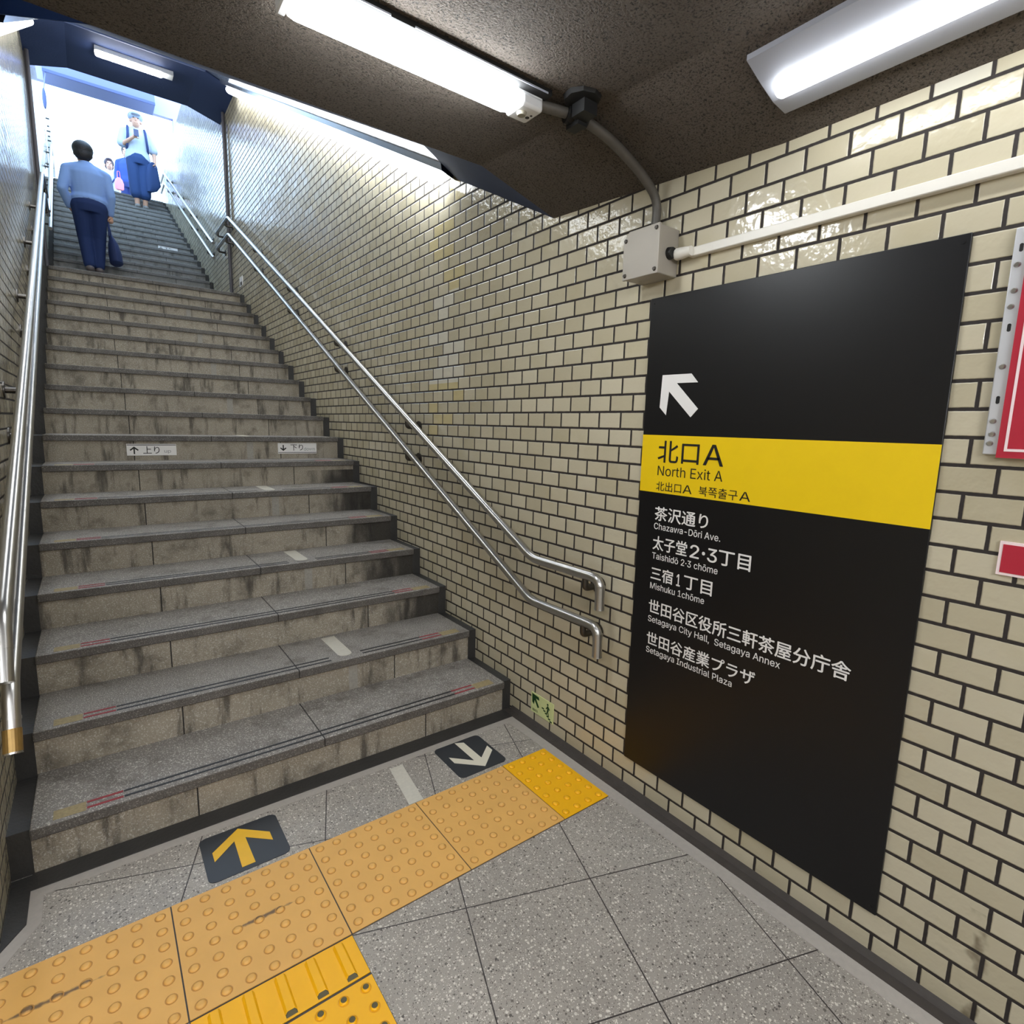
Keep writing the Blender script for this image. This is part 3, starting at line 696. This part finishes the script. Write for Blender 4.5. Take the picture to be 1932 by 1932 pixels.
# corridor lamp by the right wall: wide trapezoid reflector with a tube cover
t = thing('ceiling_lamp', (1.38, .2, 2.22), 'wide white reflector lamp along the right wall at the top right corner', 'lamp')
ya, yb = -.42, .838
mb = MB()
sl_ = RISE / (W - XCR)
cz = lambda x, y: zw(min(y, .9)) + sl_ * (W - x)
prof = [(1.285, cz(1.285, .8)), (1.285, cz(1.285, .8) - .012), (1.350, cz(1.350, .8) - .019), (1.412, cz(1.412, .8) - .022), (1.472, cz(1.472, .8) - .012), (1.472, cz(1.472, .8))]
mb.prism([(x, ya, z) for x, z in prof], (0, yb - ya, 0)); mb.build('reflector', plain('lamp_reflector_grey', srgb(150, 152, 160), .4), t)
mb = MB(); cx, czz = 1.380, cz(1.380, .8) - .030
mb.loft([[(cx + .023 * s * math.cos(k * math.pi / 8), y, czz + .017 * s * math.sin(k * math.pi / 8)) for k in range(16)] for y, s in ((ya + .03, .8), (ya + .035, 1), (yb - .035, 1), (yb - .03, .8))])
mb.build('tube', TUBE_W, t, smooth=True)
# cross lamp on the level ceiling
t = thing('ceiling_lamp', (.68, 1.25, 2.25), 'emergency strip lamp across the ceiling in front of the stairs, with sensor end', 'lamp')
zc = zw(1.35) + RISE
mb = MB(); mb.box((.379, 1.318, 2.272), (1.066, 1.385, zc)); mb.build('housing', M['lampbody'], t, bevel=.004)
mb = MB(); mb.box((.990, 1.310, 2.252), (1.062, 1.392, 2.285)); mb.build('sensor_box', M['lampbody'], t, bevel=.008)
mb = MB(); mb.box((.379, 1.310, 2.256), (.398, 1.392, 2.285)); mb.build('end_block', M['lampbody'], t, bevel=.004)
mb = MB(); x0, x1 = .402, .978
mb.loft([[(x, 1.351 + .045 * s * math.cos(k * math.pi / 10), 2.276 + .033 * s * math.sin(k * math.pi / 10)) for k in range(20)] for x, s in ((x0 - .004, .75), (x0, .92), (x0 + .012, 1), (x1 - .012, 1), (x1, .9), (x1 + .004, .7))])
mb.build('diffuser', TUBE, t, smooth=True)
mb = MB(); mb.cyl((1.015, 1.348, 2.2525), (1.015, 1.348, 2.244), .015, .011, 16); tag(mb.build('sensor', plain('sensor_grey', srgb(150, 146, 132), .4), t, smooth=True), 'grey round sensor')
for x, y, r in ((1.043, 1.358, .006), (1.046, 1.344, .0035)):
    mb = MB(); mb.cyl((x, y, 2.2522), (x, y, 2.2510), r, seg=12); mb.build('pull_hole', M['ink'], t)
mb = MB(); mb.box((.40, 1.290, zc - .018), (1.075, 1.400, zc)); mb.build('mounting_plate', M['plate_shadow'], t)
edge_m = plain('bright_edge', srgb(170, 176, 190), .35)
for a, c in ((.475, .60), (.66, 1.06)):
    mb = MB(); mb.box((a, 1.288, zc - .018), (c, 1.2905, zc - .014)); mb.build('edge_strip', edge_m, t)
# long wall-side lamps in the stair recesses
def stair_lamp(side, label):
    xw, xc = (W, XCR) if side == 0 else (XL, XCL); s = 1 if side == 0 else -1
    t = thing('stair_lamp', (xw - s * .1, 4.8, zw(4.8)), label, 'lamp')
    def P(f, y, dz): x = xc + (xw - xc) * f; return (x, y, zw(y) + RISE * (1 - f) + RC + dz)
    ys_, ye_ = 2.335, 7.44
    mb = MB()
    pr = [(.04, -.004), (.04, -.03), (.52, -.045), (.55, -.075), (.985, -.060), (.985, -.004)]
    mb.loft([[P(f, y + (.30 * f if y < 5 else 0), dz) for f, dz in pr] for y in (ys_, ye_)])
    mb.build('reflector', M['reflector'], t)
    n = 4; L = (ye_ - ys_ - .42) / n
    for k in range(n):
        a = ys_ + .36 + k * L; c = a + L - .012
        mb = MB()
        mb.loft([[(P(.78, y, -.092)[0] + .050 * q * math.cos(j * math.pi / 8), y, P(.78, y, -.092)[2] + .040 * q * math.sin(j * math.pi / 8)) for j in range(16)] for y, q in ((a, .7), (a + .01, 1), (c - .01, 1), (c, .7))])
        mb.build('tube', TUBE2, t, smooth=True)
    return t
stair_lamp(0, 'long strip lamp in the soffit recess along the right stair wall')
stair_lamp(1, 'long strip lamp in the soffit recess along the left stair wall, upper left corner')
# landing cross lamp
t = thing('ceiling_lamp', (.64, 7.82, 5.16), 'small strip lamp across the soffit over the landing', 'lamp')
zc = zw(7.8) + RISE
mb = MB(); mb.box((.300, 7.76, zc - .045), (1.005, 7.88, zc)); mb.build('housing', M['lampbody'], t, bevel=.004)
mb = MB(); mb.loft([[(x, 7.80 + .042 * s * math.cos(k * math.pi / 8), zc - .055 + .030 * s * math.sin(k * math.pi / 8)) for k in range(16)] for x, s in ((.308, .7), (.32, 1), (.89, 1), (.905, .7))]); mb.build('diffuser', TUBE3, t, smooth=True)
# unseen strip lamps added behind the camera to brighten the scene
for k, (x, y) in enumerate(((.3, -1.2), (-1.3, -.4), (-.6, -2.8))):
    t = thing('fill_lamp', (x, y, 2.25), 'added unseen fill lamp on the corridor ceiling behind the camera', 'lamp', 'added fill lamps')
    mb = MB(); mb.box((x - .62, y - .05, 2.225), (x + .62, y + .05, 2.27)); mb.build('housing', M['lampbody'], t)
    mb = MB(); mb.loft([[(xx, y + .05 * s * math.cos(j * math.pi / 6), 2.205 + .03 * s * math.sin(j * math.pi / 6)) for j in range(12)] for xx, s in ((x - .58, .8), (x - .57, 1), (x + .57, 1), (x + .58, .8))]); mb.build('diffuser', TUBE_FILL, t, smooth=True)

# ------------------------------------------------------------------ conduit, box, duct
t = thing('junction_box', (W, 1.30, 1.96), 'grey metal junction box on the tiles above the black sign', 'electrical box')
z0, z1, ya_, yb_ = 1.890, 2.038, 1.220, 1.366
mb = MB(); mb.box((W, ya_ + .004, z0), (W - .094, yb_, z1)); mb.build('box_body', M['box'], t, bevel=.003)
mb = MB(); mb.prism([(W - .094, y, z) for y, z in ((ya_, z0 - .002), (yb_ + .002, z0 - .002), (yb_ + .002, z1 - .02), (yb_ - .02, z1 + .002), (ya_, z1 + .002))], (-.010, 0, 0)); mb.build('lid', M['box'], t, bevel=.002)
for y, z in ((ya_ + .012, z0 + .012), (ya_ + .012, z1 - .012), (yb_ - .010, z0 + .012), (yb_ - .008, z1 - .026)):
    mb = MB(); mb.cyl((W - .104, y, z), (W - .109, y, z), .007, .005, 12); mb.build('screw', M['dsteel'], t, smooth=True)
mb = MB(); mb.cyl((W - .045, ya_ + .006, 1.957), (W - .045, ya_ - .012, 1.957), .020, .017, 18); mb.build('gland', M['black'], t)
t = thing('cable_duct', (W, .6, 1.95), 'cream cable duct running along the tiles from the junction box to the right', 'cable duct')
mb = MB(); mb.box((W, 1.165, 1.938), (W - .022, -3.8, 1.966)); mb.build('duct', M['duct'], t, bevel=.003)
mb = MB(); mb.loft([[(W - .030 + rr * math.cos(k * math.pi / 8) * .9, y, 1.953 + rr * math.sin(k * math.pi / 8)) for k in range(16)] for y, rr in ((1.210, .016), (1.203, .019), (1.185, .018), (1.160, .0155), (1.150, .0150))]); mb.build('end_fitting', M['duct'], t, smooth=True)
t = thing('conduit', (1.2, 1.25, 2.24), 'dirty bent conduit from the emergency strip lamp down into the junction box', 'conduit')
zcl = zw(1.25)
mb = MB(); mb.tube([(1.064, 1.34, zcl + RISE - .016), (1.20, 1.30, zcl + RISE - .022), (1.33, 1.292, zcl + .046), (1.47, 1.296, zcl - .006), (W - .030, 1.296, zcl - .06), (W - .034, 1.298, 2.030)], .0145, 14, .09, nb=8); mb.build('pipe', M['conduit'], t, smooth=True)
mb = MB(); mb.cyl((1.155, 1.255, zcl + RISE), (1.155, 1.255, zcl + RISE - .012), .055, .050, 9); mb.box((1.145, 1.235, zcl + RISE - .045), (1.195, 1.285, zcl + RISE)); mb.tube([(1.150, 1.316, zcl + RISE - .02), (1.215, 1.299, zcl + RISE - .024)], .025, 14); mb.box((1.165, 1.28, zcl + RISE - .055), (1.20, 1.33, zcl + RISE)); tag(mb.build('clamp', M['black'], t), 'black pipe clamp')
t = thing('wall_plate', (W, 7.62, 3.03), 'tiny pale plate on the right wall just above the landing edge', 'plate')
mb = MB(); mb.box((W, 7.56, 2.99), (W - .006, 7.72, 3.10)); mb.build('plate', M['white'], t)
mb = MB(); mb.box((W - .006, 7.60, 3.0), (W - .007, 7.68, 3.04)); mb.build('dark_mark', M['ink'], t)

# ------------------------------------------------------------------ exit canopy
lav = plain('lavender_fascia', srgb(168, 166, 206), .6); gr = plain('grey_shutter_box', srgb(110, 118, 156), .55)
t = thing('canopy', (.7, 14.2, 7.4), 'lavender entrance canopy fascia over the exit at the head of the stairs', 'canopy')
mb = MB(); mb.box((-.42, 13.9, 7.30), (1.92, 14.0, 7.9)); mb.build('fascia', lav, t)
for a, c in ((1.74, 1.92), (-.44, -.435)):
    mb = MB(); mb.box((a, 13.9, 6.56), (c, 14.05, 7.30)); mb.build('post', lav, t)
for x in (.02, 1.22):
    mb = MB(); mb.box((x, 13.885, 7.30), (x + .012, 13.9, 7.40)); mb.build('seam', gr, t)
t = thing('shutter_box', (.57, 13.5, 7.35), 'grey roller shutter box hung under the entrance canopy', 'shutter')
mb = MB(); mb.box((-.245, 13.42, 7.24), (1.40, 13.88, 7.62)); mb.build('casing', gr, t, bevel=.01)
mb = MB(); mb.box((-.245, 13.40, 7.24), (1.40, 13.42, 7.285)); mb.build('slat_edge', plain('shutter_edge_dark', srgb(72, 84, 140), .5), t)
t = thing('hanging_lantern', (-.245, 13.4, 6.76), 'dark oval lantern hanging at the left of the exit', 'lantern')
mb = MB(); mb.ball((-.247, 13.3, 6.76), (.030, .03, .17)); mb.build('shade', plain('lantern_dark', srgb(70, 84, 130), .5), t, smooth=True)
mb = MB(); mb.cyl((-.2, 13.44, 7.26), (-.245, 13.3, 6.90), .008, seg=8); mb.build('stem', gr, t)
t = thing('shop_banner', (-.245, 14.36, 5.846), 'white vertical banner with dark marks at the left of the exit', 'banner')
mb = MB(); mb.box((-.285, 14.35, 5.845), (-.205, 14.37, 6.90)); mb.build('cloth', M['white'], t)
for z, wd in ((6.40, .05), (6.28, .03), (6.2, .055), (6.12, .03), (6.05, .05), (5.94, .055), (5.90, .04)):
    zz = 1.392 + (z - 1.392) * 14.35 / 13.2; mb = MB(); mb.box((-.25 - wd / 2, 14.346, zz), (-.25 + wd / 2, 14.35, zz + .022)); mb.build('mark', M['ink'], t)

# ------------------------------------------------------------------ people
def capsule(b, p0, p1, r0, r1, seg=14, sc=(1, 1)):
    p0, p1 = Vector(p0), Vector(p1); d = (p1 - p0); L = d.length; d = d / max(L, 1e-6)
    t = Vector((1, 0, 0)) if abs(d.x) < .8 else Vector((0, 1, 0)); v = d.cross(t).normalized(); u = v.cross(d)
    rings = []
    for a in (-80, -55, -25): a = math.radians(a); rings.append((p0 + d * r0 * math.sin(a), r0 * math.cos(a)))
    for k in range(5): f = k / 4; rings.append((p0 + (p1 - p0) * f, r0 + (r1 - r0) * f))
    for a in (25, 55, 80): a = math.radians(a); rings.append((p1 + d * r1 * math.sin(a), r1 * math.cos(a)))
    b.loft([[c + (u * math.cos(2 * math.pi * k / seg) * sc[0] + v * math.sin(2 * math.pi * k / seg) * sc[1]) * r for k in range(seg)] for c, r in rings])
def oval(b, rows, seg=20):   # rows: (x, y, z, rx, ry)
    b.loft([[(x + rx * math.cos(2 * math.pi * k / seg), y + ry * math.sin(2 * math.pi * k / seg), z) for k in range(seg)] for x, y, z, rx, ry in rows])
def fuse(b, name, mat, parent, vox=.008, smooth=6):
    me = bpy.data.meshes.new('tmp'); me.from_pydata(b.v, [], b.f)
    bm = bmesh.new(); bm.from_mesh(me); bmesh.ops.recalc_face_normals(bm, faces=bm.faces); bm.to_mesh(me); bm.free()
    o = bpy.data.objects.new('tmp', me); COL.objects.link(o)
    r = o.modifiers.new('r', 'REMESH'); r.mode = 'VOXEL'; r.voxel_size = vox
    s = o.modifiers.new('s', 'SMOOTH'); s.factor = .5; s.iterations = smooth
    dg = bpy.context.evaluated_depsgraph_get(); dg.update()
    nm = bpy.data.meshes.new_from_object(o.evaluated_get(dg)); nm.name = name
    bpy.data.objects.remove(o); bpy.data.meshes.remove(me)
    for p in nm.polygons: p.use_smooth = True
    nm.materials.clear(); nm.materials.append(mat)
    ob = bpy.data.objects.new(name, nm); COL.objects.link(ob); ob.parent = parent
    return ob
def hand(b, wrist, palm_d, out, curl=.5, thumb=None):
    # palm plus four unequal bent fingers and a side thumb; palm_d: pointing direction, out: side of the palm towards which fingers curl
    w_ = Vector(wrist); d = Vector(palm_d).normalized(); n = Vector(out); n = (n - d * n.dot(d)).normalized(); s = d.cross(n)
    capsule(b, w_, w_ + d * .075, .026, .034, 12, (1, 1))
    for k, L in enumerate((.062, .072, .066, .050)):
        a = w_ + d * .078 + s * (k - 1.5) * .0195; e = a + (d * math.cos(curl) + n * math.sin(curl)) * L * .55
        f = e + (d * math.cos(curl * 2.2) + n * math.sin(curl * 2.2)) * L * .5
        capsule(b, a, e, .0095, .009, 8); capsule(b, e, f, .009, .0078, 8)
    th = s * (-1 if thumb is None else thumb)
    a = w_ + d * .03 + th * .028; e = a + (d * .55 + th * .6 + n * .4).normalized() * .04; f = e + (d * .8 + n * .5).normalized() * .03
    capsule(b, a, e, .0115, .0105, 8); capsule(b, e, f, .0105, .009, 8)
HS = 1.12
def head(b, c, tilt=0.0):
    x, y, z = c; b0 = b; b = MB()
    b.ball((x, y - .005, z + .03), (.076, .094, .098), 18, 12)
    b.ball((x, y + .022, z - .045), (.058, .066, .070), 16, 10)
    capsule(b, (x, y + .083, z + .018), (x, y + .108, z - .018), .010, .015, 8)        # nose
    capsule(b, (x - .024, y + .082, z - .052), (x + .024, y + .082, z - .052), .010, .010, 8)   # mouth
    for s in (-1, 1): b.ball((x + s * .078, y - .008, z - .005), (.012, .026, .036), 10, 6)
    b0.add([tuple(Vector(c) + (Vector(p) - Vector(c)) * HS) for p in b.v], b.f)
    capsule(b0, (x, y - .02, z - .06), (x, y - .025, z - .16), .054, .058, 14)
SKIN = plain('skin', srgb(196, 152, 128), .55); HAIR = plain('hair_black', srgb(26, 24, 28), .5, bump=.3, bscale=120)
def face(p, c, root):
    for s in (-1, 1):
        b = MB(); b.ball((c[0] + s * .035, c[1] + .092, c[2] + .022), (.013, .008, .008), 10, 6); o = b.build('eye', plain('eye_dark', srgb(30, 26, 26), .3), None, smooth=True); o.parent = root
def torso(b, g=0.0, top=1.44, wst=.98, bot=.86, w=1.0):
    oval(b, [(0, 0, bot, (.150 + g) * w, .105 + g), (0, 0, bot + .06, (.160 + g) * w, .112 + g), (0, .0, wst + .06, (.143 + g) * w, .100 + g), (0, .0, 1.20, (.163 + g) * w, .112 + g), (0, -.005, 1.31, (.172 + g) * w, .108 + g), (0, -.01, 1.375, (.140 + g) * w, .088 + g), (0, -.015, top - .015, (.085 + g) * w, .065 + g), (0, -.02, top + .035, .056 + g * .5, .056 + g * .5)])
def arm(b, sh, el, wr, g=0.0):
    capsule(b, sh, el, .050 + g, .040 + g); capsule(b, el, wr, .040 + g, .027 + g)
def leg(b, hp, kn, an, g=0.0):
    capsule(b, hp, kn, .085 + g, .055 + g); capsule(b, kn, an, .055 + g, .040 + g)
def foot(b, an, yaw_=0.0, up_=0.0):
    c = Vector(an); d = Vector((math.sin(yaw_), math.cos(yaw_), 0))
    capsule(b, c + Vector((0, 0, -.045)) - d * .04, c + Vector((0, 0, -.055)) + d * .14, .036, .030, 12, (1.1, 1))
def person(label, loc, rz, scale, pose):
    root = thing('person', loc, label, 'person'); root.rotation_euler = (0, 0, rz); root.scale = scale
    P = pose
    b = MB(); torso(b); head(b, P.get('head', (0, 0, 1.60)))
    for s in ('L', 'R'):
        sh, el, wr = P['arm' + s]; arm(b, sh, el, wr); capsule(b, (sh[0] * .35, -.012, 1.395), sh, .050, .050)
        d = Vector(wr) - Vector(el); hd = P.get('hand' + s, (tuple(d), (0, 1, 0), .5)); hand(b, wr, hd[0], hd[1], hd[2], hd[3] if len(hd) > 3 else None)
        hp, kn, an = P['leg' + s]; leg(b, hp, kn, an); foot(b, an, P.get('yaw' + s, 0))
    fuse(b, 'body', SKIN, root); face(root, P.get('head', (0, 0, 1.60)), root)
    return root
def shirt(root, P, mat, sleeve=1.0, name='shirt', g=.014, bot=.90, w=1.0):
    b = MB(); torso(b, g, bot=bot, w=w)
    for s in ('L', 'R'):
        sh, el, wr = [Vector(p) for p in P['arm' + s]]
        capsule(b, (sh.x * .35, -.012, 1.395), sh, .050 + g, .050 + g)
        if sleeve >= 1: arm(b, sh, el, el + (wr - el) * .93, g)
        else: capsule(b, sh, sh + (el - sh) * sleeve, .052 + g, .052 + g * 1.3)
    return fuse(b, name, mat, root, .010)
def trousers(root, P, mat, length=1.0, g=.014, name='trousers'):
    b = MB(); oval(b, [(0, 0, .80, .150 + g, .11 + g), (0, 0, .90, .168 + g, .118 + g), (0, 0, .985, .152 + g, .104 + g)])
    for s in ('L', 'R'):
        hp, kn, an = [Vector(p) for p in P['leg' + s]]
        if length >= 1: leg(b, hp, kn, kn + (an - kn) * .95, g + .006)
        else: capsule(b, hp, kn + (an - kn) * (length - .5) * 2, .088 + g, .075 + g)
    return fuse(b, name, mat, root, .010)
def shoes(root, P, mat):
    for s in ('L', 'R'):
        b = MB(); an = Vector(P['leg' + s][2]); yw = P.get('yaw' + s, 0); d = Vector((math.sin(yw), math.cos(yw), 0))
        capsule(b, an + Vector((0, 0, -.048)) - d * .045, an + Vector((0, 0, -.056)) + d * .15, .044, .038, 12, (1.1, 1)); capsule(b, an + Vector((0, 0, -.05)), an + Vector((0, 0, .0)), .048, .046)
        fuse(b, 'shoe', mat, root, .009, 4)
def hair(root, c, mat, full=True):
    b = MB(); x, y, z = c
    b.ball((x, y - .022, z + .045), (.098, .106, .104), 18, 12); b.ball((x, y - .052, z - .01), (.088, .070, .092), 16, 10)
    if full: b.ball((x, y + .045, z + .098), (.066, .055, .040), 14, 8)
    b.v = [tuple(Vector(c) + (Vector(p) - Vector(c)) * HS) for p in b.v]
    return fuse(b, 'hair', mat, root, .009, 5)

# near man climbing, seen from behind
P1 = {'head': (-.02, .02, 1.585),
      'armL': ((-.190, -.01, 1.340), (-.255, -.05, 1.05), (-.195, .05, .86)), 'armR': ((.190, -.01, 1.340), (.228, -.02, 1.07), (.212, .05, .84)),
      'handL': ((.08, .03, -.1), (1, 0, 0), .4), 'handR': ((0, .02, -1), (-1, 0, 0), 1.2),
      'legL': ((-.085, 0, .88), (-.070, .03, .47), (-.045, -.02, .085)), 'legR': ((.085, 0, .88), (.072, .06, .48), (.050, .05, .085)), 'yawR': -.1}
zs = Z2 + 2 * R2
p1 = person('man in a light blue shirt and dark trousers climbing from the landing with a bag', (.175, 9.24, zs), 0, (1.0, .95, .885), P1)
shirt(p1, P1, plain('shirt_pale_blue', srgb(138, 170, 226), .8), 1.0, bot=.93, w=1.06, g=.016)
trousers(p1, P1, plain('trousers_navy', srgb(22, 44, 92), .85), 1.0, .018)
shoes(p1, P1, plain('shoe_brown', srgb(96, 86, 84), .5)); hair(p1, P1['head'], HAIR)
b = MB(); b.box((-.165, -.112, .972), (.165, .112, 1.0)); 
b = MB(); oval(b, [(0, 0, .968, .176, .126), (0, 0, 1.0, .174, .124)]); o = b.build('belt', M['black'], None, smooth=True); o.parent = p1
# his bag hangs from the right hand
t = thing('hand_bag', (.175 + .21, 9.30, zs + .155), 'dark soft bag hanging from the hand of the climbing man', 'bag')
bx, by, bz = .175 + .200, 9.30, zs + .155
bm_ = plain('bag_navy', srgb(36, 52, 98), .7)
b = MB(); b.loft([[(bx + .012 + hw * math.cos(a) * .9 + sh, by + hd_ * math.sin(a), bz + z) for a in [2 * math.pi * k / 20 for k in range(20)]] for z, hw, hd_, sh in ((.0, .060, .14, .03), (.015, .080, .17, .03), (.12, .082, .18, .022), (.24, .062, .17, .008), (.31, .030, .15, -.006), (.335, .012, .13, -.010))])
b.build('bag_body', bm_, t, smooth=True)
for s in (-1, 1):
    b = MB(); b.tube([(bx - .004 + s * .012, by - .07, bz + .32), (bx - .02, by - .03, bz + .535), (bx - .02, by + .03, bz + .535), (bx - .004 + s * .012, by + .07, bz + .32)], .007, 8, .04); b.build('bag_handle', bm_, t, smooth=True)

# man descending, looking at a phone
P2 = {'head': (0, .03, 1.57),
      'armL': ((-.190, -.01, 1.345), (-.265, -.02, 1.09), (-.255, .08, .88)), 'armR': ((.190, -.01, 1.345), (.245, .03, 1.09), (.07, .22, 1.20)),
      'handL': ((.02, .1, -1), (1, 0, 0), .9), 'handR': ((-.6, .25, .65), (-.3, -.9, .2), .9),
      'legL': ((-.085, 0, .88), (-.085, .04, .47), (-.07, -.03, .085)), 'legR': ((.085, 0, .88), (.075, .03, .47), (.055, .0, .085))}
k2 = 15; z2 = Z2 + k2 * R2
p2 = person('man in a white T-shirt and cap coming down the stairs looking at a phone', (1.075, 13.58, z2), math.pi, (1.02, 1, 1.0), P2)
shirt(p2, P2, plain('tshirt_white', srgb(178, 190, 208), .85), .85, name='t_shirt', g=.022, bot=.86, w=1.12)
trousers(p2, P2, plain('shorts_navy', srgb(34, 62, 110), .85), .74, .024, 'shorts')
shoes(p2, P2, plain('shoe_grey', srgb(120, 116, 112), .6))
b = MB(); hc = P2['head']; b.ball((hc[0], hc[1] - .014, hc[2] + .066), (.122, .132, .088), 18, 10); b.ball((hc[0], hc[1] + .125, hc[2] + .062), (.078, .070, .011), 14, 6)
fuse(b, 'cap', plain('cap_grey', srgb(150, 160, 178), .8), p2, .008, 3)
for s in (-1, 1):
    b = MB(); b.tube([(s * .125, -.10, 1.40), (s * .13, -.02, 1.475), (s * .135, .085, 1.40), (s * .145, .135, 1.24), (s * .165, .09, 1.06), (s * .15, -.10, 1.0)], .020, 8, .06); o = b.build('backpack_strap', plain('strap_dark', srgb(46, 62, 108), .8), None, smooth=True); o.parent = p2
b = MB(); b.ball((0, -.20, 1.20), (.15, .09, .23), 16, 10); o = b.build('backpack', plain('backpack_dark', srgb(40, 52, 88), .8), None, smooth=True); o.parent = p2
def local(root, p): return Matrix.LocRotScale(root.location, root.rotation_euler, root.scale) @ Vector(p)
t = thing('mobile_phone', local(p2, (.02, .275, 1.27)), 'dark phone held to the chest of the descending man', 'phone'); t.rotation_euler = (.35, 0, math.pi)
b = MB(); b.box((-.04, -.005, -.075), (.04, .005, .075)); o = b.build('phone_body', plain('phone_dark', srgb(40, 48, 84), .3), None, bevel=.006); o.parent = t
b = MB(); b.box((-.036, -.0062, -.07), (.036, -.005, .07)); o = b.build('screen', M['black'], None); o.parent = t
t = thing('jacket', local(p2, (-.25, .1, .62)), 'dark jacket hanging from the left hand of the descending man', 'jacket')
b = MB(); q = local(p2, (-.23, .09, .9))
b.loft([[(q.x + sx2 + hw * math.cos(a), q.y + .045 * math.sin(a) * (1 + .2 * math.cos(3 * a)), q.z + dz) for a in [2 * math.pi * k / 20 for k in range(20)]] for dz, hw, sx2 in ((-.02, .03, -.01), (-.08, .085, -.02), (-.25, .115, -.03), (-.42, .125, -.02), (-.52, .09, -.05), (-.56, .04, -.09))])
b.build('cloth', plain('jacket_navy', srgb(34, 60, 106), .85), t, smooth=True)

# two more people at street level, partly hidden by the top step
P3 = {'head': (0, .02, 1.58), 'armL': ((-.19, -.01, 1.345), (-.24, .0, 1.09), (-.22, .10, .90)), 'armR': ((.19, -.01, 1.345), (.24, .0, 1.09), (.22, .10, .90)),
      'legL': ((-.085, 0, .88), (-.085, .03, .47), (-.08, -.02, .085)), 'legR': ((.085, 0, .88), (.085, .02, .47), (.08, .0, .085))}
p3 = person('person in a white top with dark shoulder strap behind the climbing man', (.78, 17.3, ZTOP), math.pi, (.95, .95, .92), P3)
shirt(p3, P3, plain('top_white', srgb(196, 208, 216), .85), .6, name='top'); trousers(p3, P3, plain('trousers_grey', srgb(120, 120, 132), .85), 1.0); shoes(p3, P3, M['black']); hair(p3, P3['head'], plain('hair_brown', srgb(58, 42, 52), .5))
b = MB(); b.tube([(-.13, .06, 1.43), (-.13, .135, 1.30), (-.02, .145, 1.12), (.13, .13, .95), (.20, .05, .9)], .018, 8, .05); o = b.build('shoulder_strap', bm_, None, smooth=True); o.parent = p3
P4 = dict(P3)
p4 = person('person in a navy suit mostly hidden behind the man with the phone', (1.10, 16.6, ZTOP), math.pi * .9, (.95, .95, 1.0), P4)
shirt(p4, P4, plain('suit_navy', srgb(44, 74, 158), .8), 1.0, name='suit_jacket', g=.022); trousers(p4, P4, plain('suit_trousers', srgb(40, 60, 120), .8), 1.0); shoes(p4, P4, M['black']); hair(p4, P4['head'], HAIR)
t = thing('shoulder_bag', (.90, 16.36, ZTOP + .62), 'pink bag carried by the person in the navy suit', 'bag')
b = MB(); b.loft([[(.90 + hw * math.cos(a), 16.36 + .05 * math.sin(a), ZTOP + z) for a in [2 * math.pi * k / 18 for k in range(18)]] for z, hw in ((.66, .06), (.68, .085), (.80, .09), (.88, .065), (.91, .035))]); b.build('bag_body', plain('bag_pink', srgb(222, 140, 150), .7), t, smooth=True)
b = MB(); b.tube([(.87, 16.36, ZTOP + .89), (.88, 16.38, ZTOP + 1.06), (.92, 16.38, ZTOP + 1.06), (.93, 16.36, ZTOP + .89)], .008, 8, .03); b.build('bag_handle', plain('bag_strap_pink', srgb(190, 110, 120), .7), t, smooth=True)
